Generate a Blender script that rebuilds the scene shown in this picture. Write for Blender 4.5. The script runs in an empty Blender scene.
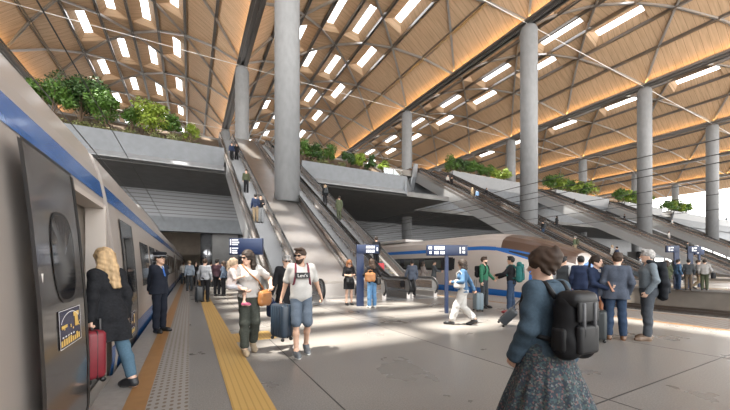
import bpy, bmesh, math, random
import numpy as np
from mathutils import Vector, Matrix
random.seed(7)
C = bpy.context.scene.collection
PI = math.pi
# ------------------------------------------------------------------ camera, sky, sun, exposure
cam = bpy.data.objects.new('camera', bpy.data.cameras.new('camera'))
C.objects.link(cam)
cam.location = (0, 0, 1.5)
cam.rotation_euler = (PI/2, 0, -math.atan(175/326))
cam.data.sensor_width = 36
cam.data.lens = 326/730*36
cam.data.shift_y = 60/730
cam.data.clip_end = 2000
cam.data.clip_start = 0.05
bpy.context.scene.camera = cam

world = bpy.data.worlds.new('sky')
bpy.context.scene.world = world
world.use_nodes = True
wn = world.node_tree.nodes; wl = world.node_tree.links
bg = wn['Background']
wtc = wn.new('ShaderNodeTexCoord'); wsep = wn.new('ShaderNodeSeparateXYZ'); wr = wn.new('ShaderNodeValToRGB')
wl.new(wtc.outputs['Generated'], wsep.inputs[0]); wl.new(wsep.outputs['Z'], wr.inputs['Fac'])
wr.color_ramp.elements[0].position = 0.0; wr.color_ramp.elements[0].color = (1.0, .96, .90, 1)
wr.color_ramp.elements[1].position = 0.9; wr.color_ramp.elements[1].color = (.80, .90, 1.0, 1)
wl.new(wr.outputs[0], bg.inputs['Color'])
bg.inputs['Strength'].default_value = 6.4

sun = bpy.data.objects.new('sun', bpy.data.lights.new('sun', 'SUN'))
C.objects.link(sun)
sun.data.energy = 26.0
sun.data.color = (1.0, .95, .86)
sun.data.angle = math.radians(1.1)
sun.rotation_euler = Vector((.33, .06, -1.0)).to_track_quat('-Z', 'Y').to_euler()

vs = bpy.context.scene.view_settings
bpy.context.scene.display_settings.display_device = 'sRGB'
vs.view_transform = 'Standard'; vs.look = 'None'; vs.gamma = 1.0; vs.use_curve_mapping = False
vs.exposure = -0.22
cy = bpy.context.scene.cycles
cy.use_denoising = True
cy.max_bounces = 8; cy.diffuse_bounces = 5; cy.glossy_bounces = 4; cy.transmission_bounces = 6; cy.transparent_max_bounces = 12
cy.sample_clamp_indirect = 8.0
cy.caustics_reflective = False; cy.caustics_refractive = False

# ------------------------------------------------------------------ materials
MATS = {}
def mat(name, col, rough=.6, metal=0., var=0., scale=3., stretch=(1,1,1), bump=0., spec=None, emit=0., coat=0.):
    if name in MATS: return MATS[name]
    m = bpy.data.materials.new(name); m.use_nodes = True
    nt = m.node_tree; b = nt.nodes['Principled BSDF']
    b.inputs['Base Color'].default_value = (*col, 1)
    b.inputs['Roughness'].default_value = rough
    b.inputs['Metallic'].default_value = metal
    if coat: b.inputs['Coat Weight'].default_value = coat; b.inputs['Coat Roughness'].default_value = .08
    if spec is not None: b.inputs['Specular IOR Level'].default_value = spec
    if emit:
        b.inputs['Emission Color'].default_value = (*col, 1); b.inputs['Emission Strength'].default_value = emit
    if var or bump:
        tc = nt.nodes.new('ShaderNodeTexCoord'); mp = nt.nodes.new('ShaderNodeMapping'); nz = nt.nodes.new('ShaderNodeTexNoise')
        mp.inputs['Scale'].default_value = stretch
        nz.inputs['Scale'].default_value = scale; nz.inputs['Detail'].default_value = 5
        nt.links.new(tc.outputs['Object'], mp.inputs[0]); nt.links.new(mp.outputs[0], nz.inputs[0])
        if var:
            r = nt.nodes.new('ShaderNodeValToRGB')
            r.color_ramp.elements[0].position = .3; r.color_ramp.elements[1].position = .7
            r.color_ramp.elements[0].color = (*[c*(1-var) for c in col], 1)
            r.color_ramp.elements[1].color = (*[min(1, c*(1+var)) for c in col], 1)
            nt.links.new(nz.outputs[0], r.inputs[0]); nt.links.new(r.outputs[0], b.inputs['Base Color'])
        if bump:
            bp = nt.nodes.new('ShaderNodeBump'); bp.inputs['Strength'].default_value = bump; bp.inputs['Distance'].default_value = .02
            nt.links.new(nz.outputs[0], bp.inputs['Height']); nt.links.new(bp.outputs[0], b.inputs['Normal'])
    MATS[name] = m
    return m
def glass(name, tint=(1,1,1), gloss=.08, rough=.02):
    if name in MATS: return MATS[name]
    m = bpy.data.materials.new(name); m.use_nodes = True; nt = m.node_tree
    for n in list(nt.nodes):
        if n.type != 'OUTPUT_MATERIAL': nt.nodes.remove(n)
    out = [n for n in nt.nodes][0]
    t = nt.nodes.new('ShaderNodeBsdfTransparent'); t.inputs[0].default_value = (*tint, 1)
    g = nt.nodes.new('ShaderNodeBsdfGlossy'); g.inputs['Roughness'].default_value = rough
    mx = nt.nodes.new('ShaderNodeMixShader'); mx.inputs[0].default_value = gloss
    nt.links.new(t.outputs[0], mx.inputs[1]); nt.links.new(g.outputs[0], mx.inputs[2]); nt.links.new(mx.outputs[0], out.inputs[0])
    MATS[name] = m
    return m

def wood_mat():
    m = bpy.data.materials.new('ceiling_wood'); m.use_nodes = True; nt = m.node_tree; b = nt.nodes['Principled BSDF']
    b.inputs['Roughness'].default_value = .55
    tc = nt.nodes.new('ShaderNodeTexCoord'); mp = nt.nodes.new('ShaderNodeMapping'); mp.inputs['Scale'].default_value = (.35, 4.0, .35)
    nz = nt.nodes.new('ShaderNodeTexNoise'); nz.inputs['Scale'].default_value = 1.2; nz.inputs['Detail'].default_value = 6
    r = nt.nodes.new('ShaderNodeValToRGB')
    r.color_ramp.elements[0].position = .25; r.color_ramp.elements[0].color = (.50, .335, .205, 1)
    r.color_ramp.elements[1].position = .75; r.color_ramp.elements[1].color = (.70, .495, .325, 1)
    nt.links.new(tc.outputs['Object'], mp.inputs[0]); nt.links.new(mp.outputs[0], nz.inputs[0]); nt.links.new(nz.outputs[0], r.inputs[0])
    # plank joints every 0.6 m
    sep = nt.nodes.new('ShaderNodeSeparateXYZ'); nt.links.new(tc.outputs['Object'], sep.inputs[0])
    w = nt.nodes.new('ShaderNodeMath'); w.operation = 'MODULO'; w.inputs[1].default_value = .8
    nt.links.new(sep.outputs['Y'], w.inputs[0])
    g = nt.nodes.new('ShaderNodeMath'); g.operation = 'LESS_THAN'; g.inputs[1].default_value = .03
    nt.links.new(w.outputs[0], g.inputs[0])
    mx = nt.nodes.new('ShaderNodeMixRGB'); mx.inputs[2].default_value = (.24, .135, .065, 1)
    nt.links.new(g.outputs[0], mx.inputs[0]); nt.links.new(r.outputs[0], mx.inputs[1]); nt.links.new(mx.outputs[0], b.inputs['Base Color'])
    MATS['wood'] = m
    return m
def floor_mat():
    m = bpy.data.materials.new('terrazzo'); m.use_nodes = True; nt = m.node_tree; b = nt.nodes['Principled BSDF']
    b.inputs['Roughness'].default_value = .28
    tc = nt.nodes.new('ShaderNodeTexCoord')
    n1 = nt.nodes.new('ShaderNodeTexNoise'); n1.inputs['Scale'].default_value = 60; n1.inputs['Detail'].default_value = 3
    n2 = nt.nodes.new('ShaderNodeTexNoise'); n2.inputs['Scale'].default_value = .9; n2.inputs['Detail'].default_value = 6
    nt.links.new(tc.outputs['Object'], n1.inputs[0]); nt.links.new(tc.outputs['Object'], n2.inputs[0])
    r1 = nt.nodes.new('ShaderNodeValToRGB'); r1.color_ramp.elements[0].color = (.165, .153, .141, 1); r1.color_ramp.elements[1].color = (.25, .233, .216, 1)
    r1.color_ramp.elements[0].position = .35; r1.color_ramp.elements[1].position = .65
    r2 = nt.nodes.new('ShaderNodeValToRGB'); r2.color_ramp.elements[0].color = (.84, .84, .84, 1); r2.color_ramp.elements[1].color = (1, 1, 1, 1)
    r2.color_ramp.elements[0].position = .35; r2.color_ramp.elements[1].position = .65
    nt.links.new(n1.outputs[0], r1.inputs[0]); nt.links.new(n2.outputs[0], r2.inputs[0])
    mx = nt.nodes.new('ShaderNodeMixRGB'); mx.blend_type = 'MULTIPLY'; mx.inputs[0].default_value = 1
    nt.links.new(r1.outputs[0], mx.inputs[1]); nt.links.new(r2.outputs[0], mx.inputs[2]); nt.links.new(mx.outputs[0], b.inputs['Base Color'])
    rr = nt.nodes.new('ShaderNodeMapRange'); rr.inputs[3].default_value = .2; rr.inputs[4].default_value = .4
    nt.links.new(n2.outputs[0], rr.inputs[0]); nt.links.new(rr.outputs[0], b.inputs['Roughness'])
    MATS['terrazzo'] = m
    return m
def tactile_dot_mat():
    m = bpy.data.materials.new('tactile_dots'); m.use_nodes = True; nt = m.node_tree; b = nt.nodes['Principled BSDF']
    b.inputs['Roughness'].default_value = .5
    tc = nt.nodes.new('ShaderNodeTexCoord'); mp = nt.nodes.new('ShaderNodeMapping'); mp.inputs['Scale'].default_value = (14.3, 9.0, 0)
    mp.inputs['Rotation'].default_value = (0, 0, 0)
    nt.links.new(tc.outputs['Object'], mp.inputs[0])
    fr = nt.nodes.new('ShaderNodeVectorMath'); fr.operation = 'FRACTION'; nt.links.new(mp.outputs[0], fr.inputs[0])
    di = nt.nodes.new('ShaderNodeVectorMath'); di.operation = 'DISTANCE'; di.inputs[1].default_value = (.5, .5, 0)
    nt.links.new(fr.outputs[0], di.inputs[0])
    lt = nt.nodes.new('ShaderNodeMath'); lt.operation = 'LESS_THAN'; lt.inputs[1].default_value = .27
    nt.links.new(di.outputs['Value'], lt.inputs[0])
    mx = nt.nodes.new('ShaderNodeMixRGB'); mx.inputs[1].default_value = (.25, .235, .22, 1); mx.inputs[2].default_value = (.13, .09, .055, 1)
    nt.links.new(lt.outputs[0], mx.inputs[0]); nt.links.new(mx.outputs[0], b.inputs['Base Color'])
    MATS['tactile_dots'] = m
    return m
def stripe_mat(name, c1, c2, axis, period, frac, rough=.5, metal=0.):
    """Thin repeated grooves along one axis."""
    if name in MATS: return MATS[name]
    m = bpy.data.materials.new(name); m.use_nodes = True; nt = m.node_tree; b = nt.nodes['Principled BSDF']
    b.inputs['Roughness'].default_value = rough; b.inputs['Metallic'].default_value = metal
    tc = nt.nodes.new('ShaderNodeTexCoord'); sep = nt.nodes.new('ShaderNodeSeparateXYZ'); nt.links.new(tc.outputs['Object'], sep.inputs[0])
    w = nt.nodes.new('ShaderNodeMath'); w.operation = 'MULTIPLY'; w.inputs[1].default_value = 1/period; nt.links.new(sep.outputs[axis], w.inputs[0])
    f = nt.nodes.new('ShaderNodeMath'); f.operation = 'FRACT'; nt.links.new(w.outputs[0], f.inputs[0])
    g = nt.nodes.new('ShaderNodeMath'); g.operation = 'LESS_THAN'; g.inputs[1].default_value = frac; nt.links.new(f.outputs[0], g.inputs[0])
    mx = nt.nodes.new('ShaderNodeMixRGB'); mx.inputs[1].default_value = (*c1, 1); mx.inputs[2].default_value = (*c2, 1)
    nt.links.new(g.outputs[0], mx.inputs[0]); nt.links.new(mx.outputs[0], b.inputs['Base Color'])
    MATS[name] = m
    return m
WOOD = wood_mat(); TERR = floor_mat(); DOTS = tactile_dot_mat()
STEEL_DARK = mat('roof_steel', (.30, .285, .275), .30, .9)
STEEL_LIGHT = mat('roof_steel_light', (.52, .50, .49), .35, .7)
CONC = mat('concrete', (.17, .185, .205), .55, 0, .10, 2.0)
CONC_COL = mat('column_concrete', (.215, .222, .232), .5, 0, .08, 3.0, (1,1,.5))
CONC_DARK = mat('concrete_dark', (.17, .17, .17), .6, 0, .12, 1.2)
CONC_TAN = mat('concrete_tan', (.42, .36, .30), .6, 0, .1, 1.0)
STAIN = mat('stainless', (.50, .47, .45), .28, .9, .06, 1.5)
CLAD = mat('truss_cladding', (.40, .405, .415), .32, .45)
BALM = mat('balustrade_steel', (.40, .40, .405), .24, .7)
STAIN_B = mat('stainless_bronze', (.38, .32, .285), .25, .9)
RUBBER = mat('black_rubber', (.015, .015, .016), .4)
STEPM = stripe_mat('step_metal', (.21, .215, .225), (.09, .092, .098), 'X', .045, .35, .4, .5)
YELLOW = stripe_mat('tactile_yellow', (.46, .29, .09), (.35, .215, .062), 'X', .066, .22, .55)
ORANGE = mat('orange_line', (.27, .14, .05), .5, 0, .08, 6)
EDGE = mat('platform_edge', (.26, .245, .23), .45, 0, .1, 12)
BALLAST = mat('ballast', (.085, .075, .068), .9, 0, .5, 14, bump=.6)
RAILM = mat('rail_steel', (.16, .13, .11), .4, .8)
BLUE_SIGN = mat('sign_blue', (.004, .015, .055), .4)
WHITE_SIGN = mat('sign_white', (.85, .87, .9), .4)
LEDM = mat('led_amber', (1.0, .56, .17), .5, emit=26.0)
SLAT = stripe_mat('louvre_grey', (.25, .26, .28), (.11, .115, .125), 'Z', .42, .22, .45, .2)
SKYGLASS = glass('skylight_glass', (.98, .98, .98), .04)
BALGLASS = glass('balustrade_glass', (.80, .86, .86), .16)

# ------------------------------------------------------------------ mesh helpers
class MB:
    """Collects shapes into one mesh, with material slots."""
    def __init__(s): s.v = []; s.f = []; s.m = []; s.cur = 0; s.smooth = []; s.sm = False
    def add(s, vs, fs):
        o = len(s.v); s.v += [tuple(p) for p in vs]
        for f in fs:
            s.f.append([i+o for i in f]); s.m.append(s.cur); s.smooth.append(s.sm)
    def quad(s, a, b, c, d): s.add([a,b,c,d], [(0,1,2,3)])
    def box(s, c, d, rz=0., rx=0., ry=0.):
        R = Matrix.Rotation(rz, 3, 'Z') @ Matrix.Rotation(ry, 3, 'Y') @ Matrix.Rotation(rx, 3, 'X')
        h = [x/2 for x in d]
        vs = [Vector(c) + R @ Vector((sx*h[0], sy*h[1], sz*h[2])) for sx in (-1,1) for sy in (-1,1) for sz in (-1,1)]
        s.add(vs, [(0,1,3,2),(4,6,7,5),(0,4,5,1),(2,3,7,6),(0,2,6,4),(1,5,7,3)])
    def span(s, lo, hi):
        s.box([(a+b)/2 for a, b in zip(lo, hi)], [abs(b-a) for a, b in zip(lo, hi)])
    def rbox(s, c, d, r=.02, seg=3, R=None):
        """box with rounded edges"""
        bm = bmesh.new(); bmesh.ops.create_cube(bm, size=1)
        bmesh.ops.scale(bm, vec=d, verts=bm.verts)
        bmesh.ops.bevel(bm, geom=bm.edges[:], offset=min(r, min(d)*.49), segments=seg, affect='EDGES', profile=.5)
        R = R or Matrix.Identity(3)
        bm.verts.index_update()
        vs = [Vector(c) + R @ v.co for v in bm.verts]; fs = [[v.index for v in f.verts] for f in bm.faces]
        bm.free(); old = s.sm; s.sm = True; s.add(vs, fs); s.sm = old
    def tube(s, pts, r, n=8, cap=True, closed=False):
        pts = [Vector(p) for p in pts]; N = len(pts)
        rs = r if isinstance(r, (list, tuple)) else [r]*N
        vs = []; up = None
        for i, p in enumerate(pts):
            if closed: t = pts[(i+1) % N] - pts[i-1]
            else: t = pts[min(i+1, N-1)] - pts[max(i-1, 0)]
            t.normalize()
            if up is None or abs(up.dot(t)) > .98: up = Vector((0,0,1)) if abs(t.z) < .9 else Vector((1,0,0))
            a = t.cross(up).normalized(); b = a.cross(t).normalized(); up = b
            for k in range(n):
                q = 2*PI*k/n + PI/n
                vs.append(p + rs[i]*(math.cos(q)*a + math.sin(q)*b))
        fs = []
        for i in range(N if closed else N-1):
            j = (i+1) % N
            for k in range(n):
                fs.append((i*n+k, i*n+(k+1) % n, j*n+(k+1) % n, j*n+k))
        if cap and not closed: fs += [tuple(range(n))[::-1], tuple(range((N-1)*n, N*n))]
        s.add(vs, fs)
    def bar(s, pts, w, h, side=None):
        """rectangular section along a polyline; width is horizontal, height hangs down from the line"""
        pts = [Vector(p) for p in pts]; N = len(pts); vs = []
        for i, p in enumerate(pts):
            t = (pts[min(i+1, N-1)] - pts[max(i-1, 0)]).normalized()
            a = t.cross(Vector((0,0,1))).normalized() if side is None else Vector(side)
            b = a.cross(t).normalized()
            vs += [p - a*w/2, p + a*w/2, p + a*w/2 - b*h, p - a*w/2 - b*h]
        fs = []
        for i in range(N-1):
            for k in range(4): fs.append((i*4+k, i*4+(k+1) % 4, i*4+4+(k+1) % 4, i*4+4+k))
        fs += [(3,2,1,0), tuple((N-1)*4+k for k in range(4))]
        s.add(vs, fs)
    def lathe(s, prof, c=(0,0,0), n=32, cap=True):
        vs = []; m = len(prof)
        for k in range(n):
            q = 2*PI*k/n
            for r, z in prof: vs.append((c[0]+r*math.cos(q), c[1]+r*math.sin(q), c[2]+z))
        fs = [(k*m+i, ((k+1) % n)*m+i, ((k+1) % n)*m+i+1, k*m+i+1) for k in range(n) for i in range(m-1)]
        if cap: fs += [tuple(k*m+m-1 for k in range(n)), tuple(k*m for k in range(n))[::-1]]
        s.add(vs, fs)
    def prism(s, poly, axis, a, b):
        """2-D polygon extruded along an axis ('X': poly=(y,z), 'Y': poly=(x,z), 'Z': poly=(x,y))"""
        def P(p, t): return {'X': (t,p[0],p[1]), 'Y': (p[0],t,p[1]), 'Z': (p[0],p[1],t)}[axis]
        n = len(poly)
        s.add([P(p,a) for p in poly] + [P(p,b) for p in poly],
              [tuple(range(n))[::-1], tuple(range(n,2*n))] + [(i,(i+1) % n,(i+1) % n+n,i+n) for i in range(n)])
    def build(s, name, mats, parent=None, loc=None, fix=True):
        me = bpy.data.meshes.new(name)
        me.from_pydata(s.v, [], s.f)
        for m in (mats if isinstance(mats, (list, tuple)) else [mats]): me.materials.append(m)
        me.polygons.foreach_set('material_index', s.m)
        me.polygons.foreach_set('use_smooth', s.smooth)
        if fix:
            bm = bmesh.new(); bm.from_mesh(me); bmesh.ops.recalc_face_normals(bm, faces=bm.faces); bm.to_mesh(me); bm.free()
        me.update()
        return link(name, me, parent, loc)
def link(name, me, parent=None, loc=None):
    o = bpy.data.objects.new(name, me); C.objects.link(o)
    if parent is not None: o.parent = parent
    if loc is not None: o.location = loc
    return o
def tag(o, label=None, cat=None, group=None, kind=None):
    if label: o['label'] = label
    if cat: o['category'] = cat
    if group: o['group'] = group
    if kind: o['kind'] = kind
    return o
def empty(name, loc=(0,0,0), rz=0.):
    o = bpy.data.objects.new(name, None); C.objects.link(o); o.empty_display_size = .1
    o.location = loc; o.rotation_euler = (0,0,rz)
    return o
def structure(mb, name, mats, **k): return tag(mb.build(name, mats, **k), kind='structure')
def dup(o, parent=None):
    c = o.copy(); C.objects.link(c)
    if parent is not None: c.parent = parent
    for ch in list(o.children): dup(ch, c)
    return c

# ------------------------------------------------------------------ station grid
DX, DY = 28.75, 24.6
RX = lambda k: 6.56 + DX*(k-1)          # column rows (parallel to the tracks)
CYY = lambda j: 24.8 + DY*j             # columns along a row
ZV, RISE = 30.5, 7.35
PL, PR = -.93, 13.30                    # platform edges of the first platform
TAN = math.tan(math.radians(30)); YS = 14.0
zf = 16.5                               # concourse level
SEG = [(PL + DX*k, PR + DX*k) for k in range(-1, 6)]

# ------------------------------------------------------------------ platforms, tracks
def platforms():
    for n, (a, b) in enumerate(SEG):
        k = n-1
        m = MB(); m.span((a+.1, -12, -1.4), (b-.1, 96, -.02))
        structure(m, 'platform_wall', mat('platform_concrete', (.20, .175, .15), .7, 0, .12, 1.5))
        m = MB()
        m.cur = 0; m.span((a+.92, -12, -.02), (a+1.32, 96, 0)); m.span((a+1.72, -12, -.02), (b-2.5, 96, 0))
        m.cur = 1; m.span((a, -12, -.14), (a+.31, 96, 0)); m.span((b-.31, -12, -.14), (b, 96, 0))
        m.cur = 2; m.span((a+.31, -12, -.02), (a+.52, 96, .001)); m.span((b-.45, -12, -.02), (b-.31, 96, .001)); m.span((b-2.5, -12, -.02), (b-2.3, 96, .001))
        m.cur = 3; m.span((a+.52, -12, -.02), (a+.92, 96, .002)); m.span((b-2.3, -12, -.02), (b-.45, 96, .002))
        m.cur = 4; m.span((a+1.32, -12, -.02), (a+1.72, 96, .004))
        if k == 0:
            m.span((a+1.72, 6.75, -.01), (a+2.5, 7.6, .004))
        m.cur = 5
        if k == 0:
            # floor joints
            m.span((1.405, -5, -.01), (1.42, 96, .0015)); m.span((4.10, -5, -.01), (4.118, 96, .0015)); m.span((7.6, -5, -.01), (7.615, 96, .0015))
            for yy in (-4.2, 1.91, 8.05, 14.2): m.span((1.72+a, yy, -.01), (9.9, yy+.016, .0015))
        structure(m, 'floor', [TERR, EDGE, ORANGE, DOTS, YELLOW, RUBBER])
    m = MB(); m.span((-80, -14, -1.7), (215, 140, -1.34))
    structure(m, 'ground', BALLAST)
platforms()

def track(xc, label):
    t = empty('railway_track', (xc, 0, -1.34)); tag(t, label, 'railway track', 'railway tracks between the platforms')
    for sx in (-.75, .75):
        m = MB(); m.span((sx-.035, -12, .12), (sx+.035, 96, .26)); m.span((sx-.07, -12, .10), (sx+.07, 96, .13)); m.build('rail', RAILM, t)
    m = MB()
    for i in range(180): m.span((-1.25, -12+i*.6, 0), (1.25, -12+i*.6+.24, .11))
    m.build('sleeper_bed', mat('sleeper', (.07, .062, .055), .85, 0, .2, 5), t)
track(-2.47, 'railway track under the train at the platform with the yellow strip')
track(15.0, 'railway track under the streamlined train with the blue nose')
track(18.7, 'bare railway track behind the streamlined train')
track(22.3, 'bare railway track in the middle of the wide track bed')
track(25.9, 'railway track along the concrete edge of the far platform')

# ------------------------------------------------------------------ columns
def column(k, j, label):
    m = MB(); m.sm = True
    x, y = RX(k), CYY(j)
    R = .95
    m.lathe([(R, 6.3 if j == 0 and 1 <= k <= 4 else -.02), (R, 29.0), (R*.97, 29.25), (R*.86, 29.5), (R*.6, 29.75), (.25, 29.85)], (0,0,0), 40)
    o = m.build('column', CONC_COL, None, (x, y, 0))
    tag(o, label, 'column', 'round concrete roof columns')
COLS = {(1,0): 'thick pale concrete column rising from the steel ramp between the escalators',
        (1,1): 'pale column standing at the head of the left escalator, just left of the thickest column',
        (1,2): 'slim column behind the head of the left escalator, farthest of its row',
        (0,2): 'pale column behind the train roof and the big planted tree at the left edge',
        (2,0): 'tall pale column rising from the far escalators behind the train nose',
        (2,1): 'column that passes through the balcony edge between the two escalator groups',
        (2,2): 'short distant column top behind the shrubs in the white planter',
        (3,0): 'column standing on the second far escalator bank, above the man in a grey shirt',
        (3,1): 'slim distant column left of the tall column above the train nose',
        (4,0): 'column at the right edge of the hall, near the white glazed wall',
        (4,1): 'slim distant column between the two tall far columns, with shrubs at its foot',
        (5,0): 'small column far off before the white glazed wall', (5,1): 'distant column half hidden behind the column above the man in grey',
        (6,0): 'very distant column by the white glazed wall', (6,1): 'tiny distant column among the far shrubs',
        (3,2): 'very distant column behind the concourse shrubs'}
for (k, j), lb in COLS.items(): column(k, j, lb)

# ------------------------------------------------------------------ roof
def zroof(xf): return ZV + RISE*4*xf*(1-xf)
def roof():
    K0, K1, J0, J1 = -2, 7, -2, 6
    P = [i/8 for i in range(9)]
    win = 0
    for k in range(K0, K1):
        x0 = RX(k)
        m = MB(); panes = MB(); sun_slats = MB()
        for j in range(J0, J1):
            ya, yb = CYY(j), CYY(j)+DY
            for i in range(8):
                A, B = P[i], P[i+1]
                pa = Vector((x0+A*DX, 0, zroof(A))); pb = Vector((x0+B*DX, 0, zroof(B)))
                n = Vector((-(pb-pa).z, 0, (pb-pa).x)).normalized()
                def pt(s, f, h=0.):
                    return pa.lerp(pb, s) + n*h + Vector((0, ya + f*DY, 0))
                holes = []
                if i in (3, 4): holes = [(.10, .40), (.60, .90)]
                elif i in (2, 5): holes = [(-.14, .14), (.36, .64), (.86, 1.14)]
                big = (k == 0 and j == -1 and i in (3, 4))  # unseen bay overhead: oversized rooflight added to throw the sun patch on the platform
                if big: holes = [(.10, .90)]
                cur = 0.
                for h0, h1 in holes:
                    a, b = max(h0, 0), min(h1, 1)
                    if a > cur: m.quad(pt(0,cur), pt(1,cur), pt(1,a), pt(0,a))
                    e0 = .05 if not big else .02; e1 = 1-e0
                    m.quad(pt(0,a), pt(e0,a), pt(e0,b), pt(0,b)); m.quad(pt(e1,a), pt(1,a), pt(1,b), pt(e1,b))
                    # tapering wooden well up to a narrow slot
                    s0, s1 = (.30, .57) if not big else (.03, .97)
                    if i >= 4 and not big: s0, s1 = .43, .70
                    t = .8 if not big else .5
                    ia = a + (.012 if h0 > 0 and not big else .0); ib = b - (.03 if h1 < 1 and not big else .0)
                    m.quad(pt(e0,a), pt(e0,b), pt(s0,ib,t), pt(s0,ia,t)); m.quad(pt(e1,a), pt(s1,ia,t), pt(s1,ib,t), pt(e1,b))
                    if h0 > 0: m.quad(pt(e0,a), pt(s0,ia,t), pt(s1,ia,t), pt(e1,a))
                    if h1 < 1: m.quad(pt(e0,b), pt(e1,b), pt(s1,ib,t), pt(s0,ib,t))
                    panes.quad(pt(s0,ia,t), pt(s1,ia,t), pt(s1,ib,t), pt(s0,ib,t))
                    if big:
                        nb = 9
                        for q in range(nb+1):
                            yq = a + (b-a)*q/nb
                            sun_slats.box(pt(.5, yq, .45), (3.7, 1.0, .12), ry=-math.atan2((pb-pa).z, (pb-pa).x))  # unseen cross slats, added to break the sunlight into bands on the floor
                    cur = b
                if cur < 1: m.quad(pt(0,cur), pt(1,cur), pt(1,1), pt(0,1))
        structure(m, 'ceiling', WOOD, fix=False)
        win += 1
        structure(panes, 'window_%d' % win, SKYGLASS, fix=False)
        if sun_slats.f: structure(sun_slats, 'window_%d_frame' % win, STEEL_DARK)
        # purlins (double flanges) parallel to the tracks
        Y0, Y1 = CYY(J0), CYY(J1)
        for i in range(1, 8):
            b_ = MB(); xf = P[i]; z = zroof(xf) - .02
            for dx in (-.12, .12): b_.span((x0+xf*DX+dx-.055, Y0, z-.40), (x0+xf*DX+dx+.055, Y1, z))
            b_.span((x0+xf*DX-.12, Y0, z-.2), (x0+xf*DX+.12, Y1, z-.1))
            structure(b_, 'roof_beam', STEEL_DARK)
        # valley beam with amber light strips
        b_ = MB()
        for dx in (-.25, .25): b_.span((x0+dx-.08, Y0, ZV-.75), (x0+dx+.08, Y1, ZV-.05))
        b_.span((x0-.72, Y0, ZV-.50), (x0+.72, Y1, ZV-.42))
        for dx in (-.70, .70): b_.span((x0+dx-.03, Y0, ZV-.50), (x0+dx+.03, Y1, ZV-.24))
        structure(b_, 'roof_beam', STEEL_DARK)
        for dx in (-.46, .46):
            l_ = MB(); l_.span((x0+dx-.05, Y0+DY, ZV-.40), (x0+dx+.05, Y1, ZV-.33))
            tag(structure(l_, 'roof_beam_light_strip', LEDM), kind='structure')
        # crossing ribs: two families, starting every half bay
        for s in range(2*(J1-J0)+2):
            for sg in (1, -1):
                pts = []
                N = 8
                for q in range(N+1):
                    xf = q/N
                    f = (s*.5 + sg*xf) if sg > 0 else (s*.5 + sg*xf)
                    y = Y0 + f*DY
                    pts.append((x0+xf*DX, y, zroof(xf)-.10, Y0-1 <= y <= Y1+.01))
                run = [p[:3] for p in pts if p[3]]
                if len(run) < 2: continue
                b_ = MB()
                d = Vector((DX, sg*DY, 0)).normalized(); sd = Vector((d.y, -d.x, 0))
                for off in (-.085, .085):
                    b_.bar([Vector(p) + sd*off for p in run], .075, .26)
                b_.bar([Vector(p) - Vector((0,0,.12)) for p in run], .17, .06)
                structure(b_, 'roof_beam', STEEL_LIGHT)
        # tie rods at the springing
        for j in range(0, J1):
            b_ = MB(); b_.tube([(x0, CYY(j), ZV-.55), (x0+DX, CYY(j), ZV-.55)], .045, 8)
            structure(b_, 'roof_beam_tie', mat('tie_rod', (.78, .77, .76), .35, .3))
roof()

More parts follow.
